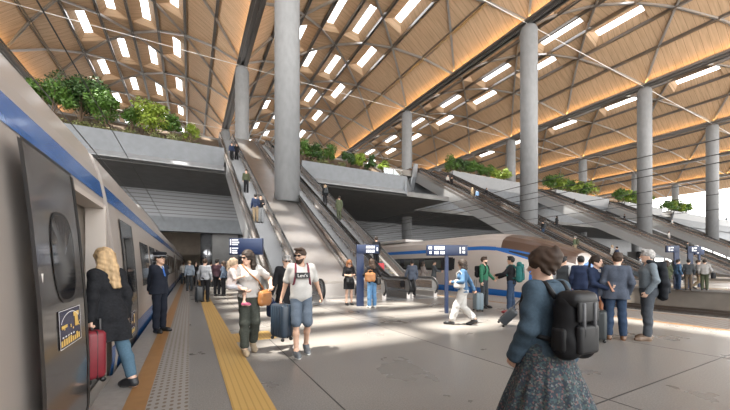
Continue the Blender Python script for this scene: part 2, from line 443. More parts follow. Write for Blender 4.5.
# ------------------------------------------------------------------ concourse
def concourse():
    zl = 11.6
    PALE = mat('concrete_pale', (.24, .25, .265), .5, 0, .06, 2)
    SOIL = mat('soil', (.10, .07, .045), .9, 0, .3, 3)
    for a, b in ((-75, 2.85), (10.4, 23.6)):      # lower planted terraces beside the first escalators
        m = MB()
        m.prism([(34.0, zl), (33.55, zl+1.0), (33.4, zl+.95), (33.75, 10.95), (34.0, 10.95)], 'X', a, b)
        m.cur = 1; m.prism([(33.75, 10.97), (33.2, 10.45), (33.2, 10.35), (36, 10.35), (36, 10.97)], 'X', a, b)
        structure(m, 'terrace_wall', [CONC, PALE])
        m = MB(); m.prism([(34.0, 10.9), (34.0, zl+.5), (35.2, zl+.6), (42.2, zf-.2), (42.2, 10.9)], 'X', a, b); structure(m, 'terrace_ground', SOIL)
    # folded side face where the terrace turns back to the second bank
    m = MB(); m.prism([(23.6, 33.5), (23.9, 33.5), (31.7, 42.4), (23.6, 42.4)], 'Z', 10.35, zl+1.0); structure(m, 'terrace_wall', CONC)
    for a, b in ((31.0, 31.7), (39.1, 60.4), (67.9, 89.1), (96.6, 117.9), (125.4, 200)):
        m = MB(); m.prism([(42.0, zf), (41.5, zf+.95), (41.35, zf+.9), (41.7, 15.4), (42.0, 15.4)], 'X', a, b)
        m.cur = 1; m.prism([(41.8, 15.4), (42.5, 13.6), (43.2, 13.6), (43.2, 15.4)], 'X', a, b)
        structure(m, 'concourse_wall', [PALE, CONC])
    m = MB(); m.span((-80, 42.2, zf-.9), (200, 170, zf)); structure(m, 'concourse_floor', TERR)
    m = MB(); m.span((-80, 34.2, 10.3), (31.5, 42.3, 10.9)); m.span((-80, 42.3, 10.3), (200, 98, 10.9)); structure(m, 'ceiling', CONC_DARK)
    m = MB(); m.span((31.0, 43.2, 10.3), (200, 43.6, zf-.5)); structure(m, 'wall_front', CONC)
    # louvred wall and beam below the soffit
    m = MB(); m.span((-80, 45, 7.2), (11.2, 45.4, 10.3)); structure(m, 'wall_back', SLAT)
    m = MB(); m.span((-80, 44.6, 5.5), (11.2, 46, 7.2)); structure(m, 'wall_beam', CONC)
    m = MB(); m.span((11.2, 58, 5.0), (200, 58.4, 10.3)); structure(m, 'wall_back', SLAT)
    m = MB(); m.span((11.2, 57.4, 4.2), (200, 58.6, 5.6)); structure(m, 'wall_beam', CONC)
    m = MB(); m.span((-80, 74, -1), (200, 74.5, 10.3)); structure(m, 'wall_back', CONC_TAN)
    m = MB(); m.span((10.9, 45.0, 4.0), (11.2, 58, 10.3)); structure(m, 'wall_side', CONC_DARK)
    # lift core on the platform, rounded polished ends
    for k in range(-1, 5):
        m = MB(); m.span((1.9, 46, 0), (6.2, 49.5, 5.5)); m.cur = 1; m.sm = True
        for x in (1.9, 6.2): m.lathe([(.75, 0), (.75, 5.5)], (x, 46.4, 0), 24)
        o = structure(m, 'wall_core', [CONC_DARK, mat('polished_dark', (.30, .31, .33), .2, .8)]); o.location.x = DX*k
    # far end: glazed screen
    for a in range(0, 4):
        m = MB(); x = 196
        m.span((x, -20+a*36, -1), (x+.6, -20+a*36+35.4, 3)); m.span((x, -20+a*36, 13), (x+.6, -20+a*36+35.4, 14.2)); m.span((x, -20+a*36, 20), (x+.6, -20+a*36+35.4, 21))
        for q in range(9): m.span((x, -20+a*36+q*4, -1), (x+.6, -20+a*36+q*4+.6, 26))
        structure(m, 'wall_right', mat('white_frame', (.8, .82, .84), .5))
    for yy in (172.6,):
        m = MB()
        for q in range(47): m.span((-75+q*6, yy, 16), (-75+q*6+.35, yy+.4, 34))
        for zz in (16.6, 20, 25): m.span((-75, yy, zz), (200, yy+.3, zz+.3))
        structure(m, 'wall_end_frame', MATS['white_frame'])
concourse()

# ------------------------------------------------------------------ escalators
def escalator(xa, xb, label, group, detail=True, loc=(0,0,0)):
    e = empty('escalator', loc); tag(e, label, 'escalator', group)
    w = xb-xa; Ytop = YS + zf/TAN
    sl = lambda y, h=0.: max(0, min(zf, (y-YS)*TAN)) + h
    prof = [11.9, 13.2, 14.0] + [14.0 + (Ytop-14.0)*i/6 for i in range(1, 7)] + [Ytop+1.2, Ytop+2.4]
    # truss
    m = MB()
    low = [(y, max(-.02, sl(y, -1.5) if y > 15 else -.02)) for y in prof]
    poly = [(y, sl(y, -.02)) for y in prof] + low[::-1]
    top = [(y, sl(y, .0) - .10) for y in prof]
    n = len(prof)
    for i in range(n-1):
        a, b = top[i], top[i+1]; c, d = low[i+1], low[i]
        m.add([(xa-.12,*a),(xb+.12,*a),(xb+.12,*b),(xa-.12,*b),(xa-.12,*d),(xb+.12,*d),(xb+.12,*c),(xa-.12,*c)],
              [(0,1,2,3),(4,7,6,5),(0,3,7,4),(1,5,6,2)])
    m.build('truss_cladding', CLAD, e)
    for x, sgn in ((xa, 1), (xb, -1)):
        m = MB()
        for i in range(n-1):
            y0, y1 = prof[i], prof[i+1]
            m.add([(x-.10, y0, sl(y0)-.12), (x+.10, y0, sl(y0)-.12), (x+.10, y1, sl(y1)-.12), (x-.10, y1, sl(y1)-.12),
                   (x-.10, y0, sl(y0)+.28), (x+.10, y0, sl(y0)+.28), (x+.10, y1, sl(y1)+.28), (x-.10, y1, sl(y1)+.28)],
                  [(0,1,2,3),(4,7,6,5),(0,3,7,4),(1,5,6,2),(0,4,5,1),(2,6,7,3)])
        m.build('skirt', STAIN, e)
        m = MB()
        hp = []
        y0, y1 = 11.9, Ytop+2.4
        ylist = [12.15, 13.2, 13.8, 14.4] + [14.4 + (Ytop-14.4)*i/8 for i in range(1, 9)] + [Ytop+1.2, Ytop+2.1]
        def hz(y):
            return sl(y, .92)
        pts = [(y, hz(y)) for y in ylist]
        mm = MB()
        for i in range(len(pts)-1):
            (ya, za), (yb, zb) = pts[i], pts[i+1]
            mm.add([(x-.012, ya, sl(ya)+.26), (x+.012, ya, sl(ya)+.26), (x+.012, yb, sl(yb)+.26), (x-.012, yb, sl(yb)+.26),
                    (x-.012, ya, za), (x+.012, ya, za), (x+.012, yb, zb), (x-.012, yb, zb)],
                   [(0,1,2,3),(4,7,6,5),(0,3,7,4),(1,5,6,2),(0,4,5,1),(2,6,7,3)])
        mm.build('balustrade', BALM, e)
        dk = MB()
        for i in range(len(pts)-1):
            (ya, za), (yb, zb) = pts[i], pts[i+1]
            for o_ in (-.02, .02):
                dk.add([(x+o_, ya, sl(ya)+.42), (x+o_, yb, sl(yb)+.42), (x+o_, yb, zb-.14), (x+o_, ya, za-.14)], [(0,1,2,3)])
        dk.build('bronze_panel', STAIN_B, e)
        # handrail with rounded newel end
        loop = []
        for q in range(9):
            a = PI/2 + PI*q/8
            loop.append((x, 12.15 + .40*math.cos(a), .52 + .40*math.sin(a)))
        path = [(x, 13.0, .12)] + loop[::-1] + [(x, y, z) for y, z in pts[1:]]
        h = MB(); h.sm = True; h.tube(path, .045, 8); h.build('handrail', RUBBER, e)
        # rounded newel glass end
        q_ = MB(); q_.prism([(p[1], p[2]) for p in loop], 'X', x-.012, x+.012); q_.build('newel', BALM, e)
    m = MB(); m.span((xa+.1, 11.7, -.02), (xb-.1, 13.7, .012)); m.build('landing_plate', STEPM, e)
    m = MB(); m.span((xa+.1, Ytop-.2, zf-.1), (xb-.1, Ytop+2.4, zf+.012)); m.build('landing_plate', STEPM, e)
    run, rise = .40, .40*TAN
    ns = int(zf/rise)
    if detail:
        st = MB(); st.cur = 0
        st.span((-(w/2-.12), 0, -.30), (w/2-.12, run, 0))
        st.cur = 1
        st.span((-(w/2-.12), 0, -.004), (-(w/2-.16), run, .003)); st.span(((w/2-.16), 0, -.004), (w/2-.12, run, .003))
        first = None
        for i in range(ns):
            y = YS - .3 + i*run; z = (i+.55)*rise
            if first is None:
                o = first = st.build('step', [STEPM, mat('step_yellow', (.60, .48, .16), .5)], e)
            else:
                o = first.copy(); C.objects.link(o); o.parent = e
            o.location = ((xa+xb)/2, y, z)
    else:
        m = MB()
        for i in range(ns):
            y = YS - .3 + i*run; z = (i+.55)*rise
            m.add([(xa+.1,y,z-rise),(xb-.1,y,z-rise),(xb-.1,y,z),(xa+.1,y,z),(xa+.1,y+run,z),(xb-.1,y+run,z)], [(0,1,2,3),(3,2,5,4)])
        m.build('step_band', STEPM, e)
    return e
EW = {0: ('with the couple riding near its top, left of the thick column', 'against the right side of the ramp under the thick column', 'farther from the ramp, with the man beside the red bag'),
      1: ('left edge of the escalator bank behind the train nose', 'middle of the escalator bank behind the train nose', 'right edge of the escalator bank behind the train nose'),
      2: ('left edge of the second bank beyond the train nose', 'middle of the second bank beyond the train nose', 'right edge of the second bank beyond the train nose'),
      3: ('left edge of the last bank near the white glazing', 'middle of the last bank near the white glazing', 'right edge of the last bank near the white glazing')}
for k in range(0, 4):
    lb = EW[k]
    for i, (a, b) in enumerate(((3.15, 4.55), (7.32, 8.60), (8.86, 10.14))):
        if k == 0: t = 'steel escalator ' + lb[i]
        else: t = 'distant steel escalator at the ' + lb[i]
        escalator(a, b, t, 'escalators up to the concourse', k == 0, (DX*k, 0, 0))
    # sloped steel ramp between the escalators
    r = empty('ramp_cover', (DX*k, 0, 0))
    Yt = YS + zf/TAN
    m = MB(); m.prism([(14.3, -.02), (14.3, .62), (14.7, .72), (Yt+1, zf+.9), (Yt+2.4, zf+.9), (Yt+2.4, zf-1), (Yt-.2, zf-1.2), (16.5, -.02)], 'X', 4.72, 7.12)
    m.build('cover_panel', STAIN, r)
    m = MB()
    for x in (4.72, 7.12): m.prism([(14.7, .70), (14.7, .76), (Yt+1, zf+.96), (Yt+1, zf+.90)], 'X', x-.03, x+.03)
    m.build('edge_trim', mat('trim_steel', (.3, .29, .28), .3, .9), r)
    tag(r, ['brushed steel ramp cover between the escalators, under the thick column', 'steel ramp cover between the escalators behind the train nose',
            'steel ramp cover in the second escalator bank beyond the train', 'steel ramp cover in the last escalator bank by the glazing'][k], 'ramp', 'steel ramps between the escalators')
# ------------------------------------------------------------------ trains
WHITE_T = mat('train_silver', (.43, .385, .355), .34, .3, .03, 1.0, coat=.15)
BLUE_T = mat('train_blue', (.014, .11, .37), .22, .1, coat=.5)
BLACK_T = mat('train_glass_black', (.012, .012, .014), .06, 0, spec=.9)
DOOR_T = mat('train_door_grey', (.10, .095, .095), .18, .5, coat=.6)
DARK_T = mat('train_underside', (.035, .034, .033), .6, .3)
TURQ = mat('train_turquoise', (.05, .48, .52), .25, 0, coat=.5)
ROOF_T = mat('train_roof', (.40, .385, .375), .4, .3)
CREAM = mat('train_interior', (.62, .56, .50), .5)
SHIELD = mat('windscreen_brown', (.085, .05, .035), .16, .2, spec=.9)
PROF = [(1.40, -.40), (1.46, -.15), (1.50, .15), (1.50, .6), (1.475, 1.2), (1.43, 1.8), (1.385, 2.25), (1.35, 2.52), (1.29, 2.84), (1.18, 3.14), (.9, 3.36), (.45, 3.48), (0, 3.51)]
def prof_x(z):
    for (a, za), (b, zb) in zip(PROF, PROF[1:]):
        if za <= z <= zb: return a + (b-a)*(z-za)/(zb-za)
    return PROF[0][0]
def body_strip(m, xc, y0, y1, z0, z1, side, off=0., n=None):
    zs = [z0] + [z for _, z in PROF if z0 < z < z1] + [z1]
    pts = [(xc + side*(prof_x(z)+off), z) for z in zs]
    for (xa, za), (xb, zb) in zip(pts, pts[1:]):
        m.quad((xa, y0, za), (xa, y1, za), (xb, y1, zb), (xb, y0, zb))
def shell(m, xc, y0, y1, side_holes=()):
    """full cross-section from y0 to y1; holes (side, ya, yb, za, zb) cut in the side"""
    m.sm = True
    for side in (1, -1):
        hs = sorted([h for h in side_holes if h[0] == side], key=lambda h: h[1]); y = y0
        for _, ya, yb, za, zb in hs:
            body_strip(m, xc, y, ya, -.40, 3.51, side); body_strip(m, xc, ya, yb, -.40, za, side); body_strip(m, xc, ya, yb, zb, 3.51, side); y = yb
        body_strip(m, xc, y, y1, -.40, 3.51, side)
    m.sm = False
    for y in (y0, y1): m.add([(xc+s*a, y, z) for s, a, z in [(1, a, z) for a, z in PROF] + [(-1, a, z) for a, z in PROF[::-1][1:]]], [tuple(range(2*len(PROF)-1))])
def bogie(parent, xc, y):
    WZ = -1.08+.43 if xc < 0 else (-1.08+.43*.92)/.92
    m = MB(); m.span((xc-1.15, y-1.7, -1.0), (xc+1.15, y+1.7, -.48))
    m.build('bogie_frame', DARK_T, parent)
    for dy in (-1.25, 1.25):
        w = MB(); w.sm = True
        for sx in (-.78, .78):
            pts = [(xc+sx-.06, y+dy, WZ), (xc+sx+.06, y+dy, WZ)]
            w.tube(pts, .41, 24)
        w.build('wheel_set', mat('wheel_steel', (.12, .11, .10), .4, .8), parent)
def carriage(t, xc, y0, y1, side, holes=(), windows=(), first=False):
    m = MB(); shell(m, xc, y0, y1, [(side, *h) for h in holes])
    b = m.build('carriage_body', WHITE_T, t)
    def cuts(z0, z1):
        out = []; y = y0
        for ya, yb, za, zb in sorted(holes):
            if za < z1 and zb > z0: out.append((y, ya)); y = yb
        out.append((y, y1)); return out
    m = MB(); m.sm = True
    for ya, yb in cuts(2.46, 2.70): body_strip(m, xc, ya, yb, 2.46, 2.70, side, .006)
    m.build('blue_stripe', BLUE_T, b)
    m = MB(); m.sm = True
    for ya, yb in cuts(-.05, .4): body_strip(m, xc, ya, yb, -.36, .34, side, .006)
    m.build('blue_skirt', BLUE_T, b)
    m = MB(); m.span((xc-1.3, y0+.3, -.7), (xc+1.3, y1-.3, -.4)); m.build('underframe', DARK_T, t)
    for wy0, wy1 in windows:
        m = MB(); m.sm = True; body_strip(m, xc, wy0, wy1, 1.0, 2.05, side, .008); m.build('window', BLACK_T, b)
    for y in (y0+3.5, y1-3.5): bogie(t, xc, y)
    m = MB(); m.rbox((xc, (y0+y1)/2, 3.6), (1.7, min(8, (y1-y0)*.4), .28), .1); m.build('roof_unit', ROOF_T, t)
    return b
def closed_door(t, xc, y0, y1, side, sticker=None):
    d = MB(); d.sm = True
    body_strip(d, xc, y0, y1, -.02, 2.30, side, .012)
    o = d.build('door', DOOR_T, t)
    m = MB(); m.sm = True; body_strip(m, xc, y0+.28, y1-.28, .95, 2.0, side, .018); m.build('door_window', BLACK_T, o)
    m = MB()
    for y in (y0, y1): body_strip(m, xc, y-.03, y+.03, -.02, 2.30, side, .016)
    m.build('door_seal', RUBBER, o)
    return o
STK_B = mat('sticker_navy', (.012, .02, .07), .25); STK_Y = mat('sticker_yellow', (.75, .50, .12), .35); STK_W = mat('sticker_white', (.8, .8, .8), .35)
def sticker(parent, xc, side, y0, y1, z0, z1, off):
    """travel poster on a door: night skyline, pale arch line, block letters"""
    b = MB(); b.sm = False
    X = lambda z, o=0.: xc + side*(prof_x(z)+off+o)
    P = lambda u, v, o=0.: (X(z0+(z1-z0)*v, o), y0+(y1-y0)*u, z0+(z1-z0)*v)
    b.cur = 0; b.quad(P(0,0), P(1,0), P(1,1), P(0,1))
    r = random.Random(3)
    def q(u0, v0, u1, v1, o=.003): b.quad(P(u0,v0,o), P(u1,v0,o), P(u1,v1,o), P(u0,v1,o))
    b.cur = 1
    for i in range(9): q(.04+i*.10, .06, .04+i*.10+.075, .20+.08*r.random())
    for i in range(14):
        u = .05+.9*r.random(); v = .34+.2*r.random(); q(u, v, u+.05, v+.05)
    q(.70, .45, .86, .78); q(.64, .74, .92, .86); q(.08, .52, .34, .60)
    b.cur = 2
    for i in range(16):
        a = PI*(.12+.7*i/16); a2 = PI*(.12+.7*(i+1)/16)
        p = lambda a, k: P(.5-.47*math.cos(a)*k, .50+.42*math.sin(a)*k, .004)
        b.quad(p(a,1), p(a2,1), p(a2,.95), p(a,.95))
    for v in (.0, .985): q(0, v, 1, v+.015)
    for u in (.0, .985): q(u, 0, u+.015, 1)
    for i in range(5): q(.1+i*.12, .27, .1+i*.12+.07, .31)
    b.build('poster', [STK_B, STK_Y, STK_W], parent, fix=False)

XL = -2.47
lt = empty('passenger_train', (0,0,0)); tag(lt, 'silver train with a blue roof stripe standing at the platform on the left', 'train')
# near carriage with the open doorway
carriage(lt, XL, -9.5, 5.95, 1, holes=[(4.10, 5.72, -.05, 2.32)], windows=[(-6, -3.5), (-2.5, .4)], first=True)
m = MB(); m.span((XL-1.3, 3.2, -.10), (XL+1.40, 5.9, -.04)); m.build('vestibule_floor', mat('vestibule_floor', (.16, .16, .165), .5), lt)
m = MB(); m.span((XL-1.36, 3.0, -.04), (XL-1.30, 5.9, 2.4)); m.span((XL-1.3, 3.0, -.04), (XL+1.2, 3.06, 2.4)); m.span((XL-1.3, 5.80, -.04), (XL+1.30, 5.86, 2.4)); m.span((XL-1.3, 3.0, 2.36), (XL+1.25, 5.85, 2.42))
m.build('vestibule_wall', CREAM, lt)
m = MB(); m.span((XL+1.22, 4.08, -.05), (XL+1.44, 4.14, 2.32)); m.span((XL+1.22, 5.68, -.05), (XL+1.44, 5.74, 2.32)); m.span((XL+1.2, 4.08, 2.28), (XL+1.42, 5.74, 2.34)); m.build('door_frame', mat('door_frame_beige', (.48, .43, .39), .4), lt)
m = MB(); m.span((XL+1.38, 4.14, -.09), (XL+1.56, 5.68, -.04)); m.build('door_step', mat('step_alu', (.55, .54, .52), .4, .6), lt)
m = MB(); m.tube([(XL+1.25, 5.3, .7), (XL+1.25, 5.3, 1.7)], .02, 8); m.build('grab_rail', STAIN, lt)
d = MB(); d.sm = True; body_strip(d, XL, 3.0, 4.06, -.12, 2.34, 1, .10); od = d.build('door', DOOR_T, lt)
m = MB(); m.sm = True
for y in (2.97, 4.06): body_strip(m, XL, y-.035, y+.035, -.12, 2.34, 1, .104)
body_strip(m, XL, 3.0, 4.06, 2.34, 2.37, 1, .10)
m.build('door_seal', RUBBER, od)
# oval door window
m = MB(); N = 28; cyv, czv = 3.56, 1.56
def ov(q, k): 
    a = 2*PI*q/N; ca, sa = math.cos(a), math.sin(a)
    y = cyv + .27*k*math.copysign(abs(ca)**.6, ca); z = czv + .37*k*math.copysign(abs(sa)**.75, sa)
    return (XL + prof_x(z)+.106, y, z)
m.add([(XL+prof_x(czv)+.106, cyv, czv)] + [ov(q, .93) for q in range(N)], [(0, 1+q, 1+(q+1) % N) for q in range(N)])
m.build('door_window', BLACK_T, od)
m = MB()
for q in range(N): m.quad(ov(q, .93), ov(q+1, .93), ov(q+1, 1.0), ov(q, 1.0))
m.build('window_gasket', RUBBER, od)
m = MB(); m.tube([(XL+1.55, 3.08, 1.30), (XL+1.555, 3.08, 1.44)], .010, 8); m.build('door_handle', STAIN, od)
sticker(od, XL, 1, 3.30, 3.84, .84, 1.14, .106)
# gangway and following carriages
m = MB(); m.span((XL-1.15, 5.9, -.2), (XL+1.15, 6.3, 2.8)); m.build('gangway_bellows', RUBBER, lt)
y = 6.12
carriage(lt, XL, 6.22, 30.6, 1, windows=[(9.3+i*2.05, 9.3+i*2.05+1.7) for i in range(9)])
sticker(closed_door(lt, XL, 6.95, 8.25, 1), XL, 1, 7.3, 7.75, .20, .62, .02)
closed_door(lt, XL, 28.6, 29.8, 1)
m = MB(); m.span((XL-1.15, 30.5, -.2), (XL+1.15, 31.1, 2.8)); m.build('gangway_bellows', RUBBER, lt)
carriage(lt, XL, 31.0, 55.5, 1, windows=[(34.2+i*2.05, 34.2+i*2.05+1.7) for i in range(9)]); closed_door(lt, XL, 31.9, 33.2, 1)
carriage(lt, XL, 56.0, 73.6, 1, windows=[(59.2+i*2.05, 59.2+i*2.05+1.7) for i in range(6)])

# streamlined train on the right
XR = 15.0
rt = empty('passenger_train', (0,0,0)); rt.scale = (1, 1, .92); tag(rt, 'streamlined white train with a blue and turquoise nose at the far platform edge', 'train')
def nose():
    m = MB(); m.sm = True
    Y1, Y0 = 14.2, 7.45
    NY, NT = 150, 2*(len(PROF)*3)
    prof = []
    for (a, za), (b, zb) in zip(PROF, PROF[1:]):
        for q in range(8): prof.append((a+(b-a)*q/8, za+(zb-za)*q/8))
    prof.append(PROF[-1])
    full = [(a, z) for a, z in prof] + [(-a, z) for a, z in prof[::-1][1:]]
    n = len(full); vs = []; ys = []
    for i in range(NY+1):
        t = i/NY
        y = Y1 - (Y1-Y0)*t; ys.append(y)
        # roof line falls slowly then steeply; plan narrows near the tip
        top = 3.51 - 1.5*max(0, (t-.2)/.8)**1.9 - 1.45*max(0, (t-.92)/.08)**2
        wd = (1 - max(0, (t-.36)/.64)**2.6)**.5 if t < 1 else .0
        wd = max(wd, .06)
        bot = -.40 + .25*max(0, (t-.8)/.2)**2
        for a, z in full:
            u = (z+.40)/3.91
            zz = bot + (top-bot)*u**(1 if t < .2 else 1)
            vs.append((XR + a*wd, y, zz))
    fs = []
    for i in range(NY):
        for k in range(n-1): fs.append((i*n+k, i*n+k+1, (i+1)*n+k+1, (i+1)*n+k))
    m.v += vs
    for f in fs: m.f.append(list(f)); m.m.append(0); m.smooth.append(True)
    m.f.append([NY*n+k for k in range(n)]); m.m.append(0); m.smooth.append(False)
    b = m.build('nose_body', [livery()], rt, fix=False)
    uv = b.data.uv_layers.new(name='livery')
    for lp in b.data.loops:
        vi = lp.vertex_index; uv.data[lp.index].uv = ((vi//n)/NY, (full[vi % n][1]+.40)/3.91)
    return b
def livery():
    mt = WHITE_T.copy(); mt.name = 'nose_livery'; nt = mt.node_tree; L = nt.links; bs = nt.nodes['Principled BSDF']
    base = bs.inputs['Base Color'].links[0].from_socket
    uvn = nt.nodes.new('ShaderNodeUVMap'); uvn.uv_map = 'livery'; sp = nt.nodes.new('ShaderNodeSeparateXYZ'); L.new(uvn.outputs[0], sp.inputs[0])
    def mth(op, x, y):
        q = nt.nodes.new('ShaderNodeMath'); q.operation = op
        for i, v in enumerate((x, y)):
            if isinstance(v, (int, float)): q.inputs[i].default_value = v
            else: L.new(v, q.inputs[i])
        return q.outputs[0]
    T, U = mth('MULTIPLY', sp.outputs[0], .88), sp.outputs[1]
    def lin(c, kt, ku=0.): return mth('ADD', mth('ADD', mth('MULTIPLY', T, kt), mth('MULTIPLY', U, ku)), c)   # c + kt*t + ku*u
    def area(*ineq):                                                     # all of the linear forms must be positive
        r = None
        for q in ineq:
            g = mth('GREATER_THAN', lin(*q), 0.); r = g if r is None else mth('MULTIPLY', r, g)
        return r
    def paint(col, *areas):
        nonlocal base
        msk = None
        for a_ in areas: msk = a_ if msk is None else mth('MAXIMUM', msk, a_)
        mx = nt.nodes.new('ShaderNodeMixRGB'); L.new(msk, mx.inputs[0]); L.new(base, mx.inputs[1]); mx.inputs[2].default_value = (*col, 1); base = mx.outputs[0]
    blue = (.014, .11, .37)
    paint(blue, area((-.745, 0, 1), (.80, 0, -1), (.36, -1)),                                   # roof stripe
          area((-.33, 1), (.70, -1), (-.859, .30, 1), (.81, -.04, -1)),                             # wedge under the windscreen
          area((-.60, 1), (.78, -.30, -1)), area((-.845, 1)), area((.19, 0, -1)))                 # lower nose, tip, skirt
    paint((.05, .46, .50), area((-.60, 1), (.82, -.30, -1), (-.78, .30, 1)))                     # turquoise line
    paint((.012, .012, .014), area((-.46, 1), (.62, -1), (-.889, .30, 1), (.785, -.04, -1)))         # cab side window
    paint((.085, .05, .035), area((-.40, 1), (.82, -1), (-.81, .04, 1)))   # windscreen
    L.new(base, bs.inputs['Base Color'])
    return mt
nb = nose()
m = MB(); m.sm = True
m.tube([(XR-.86, 8.3, .62), (XR-.80, 8.0, .55)], .14, 16); m.build('headlight', WHITE_SIGN, nb)
m = MB(); m.span((XR-1.15, 9.2, -.72), (XR+1.15, 14.2, -.38)); m.build('underframe', DARK_T, rt)
bogie(rt, XR, 11.8)
# cab side window
m = MB(); m.sm = True; body_strip(m, XR, 14.25, 15.0, 1.35, 2.05, -1, .008); m.build('cab_window', BLACK_T, rt)
carriage(rt, XR, 14.18, 33.5, -1, windows=[])
m = MB(); m.sm = True; body_strip(m, XR, 14.4, 31, 1.28, 2.12, -1, .010); band = m.build('window_band', BLACK_T, rt)
for i in range(7):
    m = MB(); m.sm = True; body_strip(m, XR, 15.4+i*2.2, 17.1+i*2.2, 1.42, 1.98, -1, .014); m.build('window_pane', mat('lit_pane', (.05, .055, .05), .08, 0, spec=.8), band)
closed_door(rt, XR, 31.3, 32.5, -1)
m = MB(); m.span((XR-1.15, 33.4, -.2), (XR+1.15, 34.1, 2.8)); m.build('gangway_bellows', RUBBER, rt)
carriage(rt, XR, 34.0, 58.0, -1, windows=[(37+i*2.05, 38.7+i*2.05) for i in range(9)]); closed_door(rt, XR, 35, 36.2, -1)
carriage(rt, XR, 58.6, 73.5, -1, windows=[(61+i*2.05, 62.7+i*2.05) for i in range(5)])

# ------------------------------------------------------------------ overhead wires
def wire(x, z, label):
    m = MB(); m.tube([(x, -12, z), (x, 73.8, z)], .016, 6); tag(m.build('overhead_wire', RUBBER), label, 'overhead wire', 'overhead wires above the tracks')
wire(-3.0, 5.55, 'black overhead wire running down over the train on the left')
wire(-2.6, 6.6, 'upper black overhead wire over the left train, against the roof')
for z, l in ((4.80, 'lowest of the wires over the streamlined train'), (5.07, 'middle wire over the streamlined train'), (5.55, 'upper wire over the streamlined train')): wire(15.0, z, l)
wire(18.7, 4.9, 'overhead wire above the bare track just behind the streamlined train')
wire(22.3, 4.9, 'overhead wire above the bare middle track'); wire(25.9, 4.6, 'overhead wire above the track along the far platform')

# ------------------------------------------------------------------ signs
def text(s_, size, name, m, parent, loc, rot, align='LEFT', ext=.002):
    cu = bpy.data.curves.new(name, 'FONT'); cu.body = s_; cu.size = size; cu.align_x = align; cu.align_y = 'CENTER'; cu.extrude = ext
    o = bpy.data.objects.new(name, cu); dg = bpy.context.evaluated_depsgraph_get()
    C.objects.link(o); bpy.context.view_layer.update()
    me = bpy.data.meshes.new_from_object(o.evaluated_get(bpy.context.evaluated_depsgraph_get()))
    bpy.data.objects.remove(o)
    me.materials.clear(); me.materials.append(m)
    q = link(name, me, parent); q.location = loc; q.rotation_euler = rot
    return q
def way_sign(x, y, top, w, h, pw, px, label, rows, rz=-.30, blank=False):
    """post with one panel; local x is to the right as seen from the camera"""
    e = empty('wayfinding_sign', (x, y, 0), rz); tag(e, label, 'sign')
    m = MB(); m.span((px-pw/2, -.06, 0), (px+pw/2, .06, top-(.0 if pw > .2 else h*.2))); m.build('post', BLUE_SIGN, e)
    m = MB(); m.rbox((w/2, -.0, top-h/2), (w, .16, h), .01, 2); p = m.build('panel', BLUE_SIGN, e)
    g = MB()
    for a, b, c, d in rows: g.span((a*w, -.086, top-h+b*h), (c*w, -.08, top-h+d*h))
    g.build('lettering', WHITE_SIGN, p)
    return e
def letters(r, u0, v0, u1, v1, n):
    out = []; u = u0; step = (u1-u0)/n
    for i in range(n):
        if i == n//2 and n > 6: u += step; continue
        out.append((u, v0, u+step*.72, v1*(1 if i % 3 else .97)+v0*(0 if i % 3 else .03))); u += step
    return out
r_ = random.Random(2)
rows1 = [(.03,.58,.06,.92), (.03,.10,.06,.44)] + [(.09,.86,.27,.92),(.09,.70,.30,.78),(.09,.58,.26,.65),(.09,.36,.27,.42),(.09,.20,.24,.28),(.09,.08,.25,.15)]
way_sign(1.11, 11.03, 2.34, 1.02, .52, .10, .62, 'blue sign panel behind the woman holding the child, at the left escalator', rows1, -.45)
rowsT = letters(r_, .04, .60, .13, .86, 2) + letters(r_, .18, .58, .44, .88, 6) + letters(r_, .06, .16, .13, .42, 1) + letters(r_, .18, .14, .44, .42, 7) + [(.80,.2,.83,.8),(.87,.55,.93,.8),(.87,.2,.93,.45)]
way_sign(6.50, 8.05, 2.12, 1.26, .33, .10, .62, 'blue T-shaped sign on a post beside the woman in white trousers', rowsT, -.49)
rows2 = letters(r_, .42, .60, .82, .88, 6) + letters(r_, .42, .12, .82, .42, 5) + [(.90,.3,.95,.7)]
way_sign(5.35, 10.62, 2.24, .82, .32, .26, .13, 'blue sign pillar between the woman in black and the backpacker', rows2, -.3)
for x, y, l, w, px in ((26.6, 9.2, 'blue platform sign pointing left, beyond the grey-haired man', .62, .56), (28.55, 8.7, 'blue platform sign pointing right, above the far platform group', .62, .06)):
    way_sign(x, y, 2.72, w, .42, .26, px, l, [(.18,.2,.3,.8),(.36,.62,.6,.8),(.36,.22,.56,.4)], -.75)
way_sign(30.1, 8.9, 2.55, .5, .36, .1, .25, 'small blue sign behind the heads of the far platform group', [(.2,.3,.4,.7)], -.75)

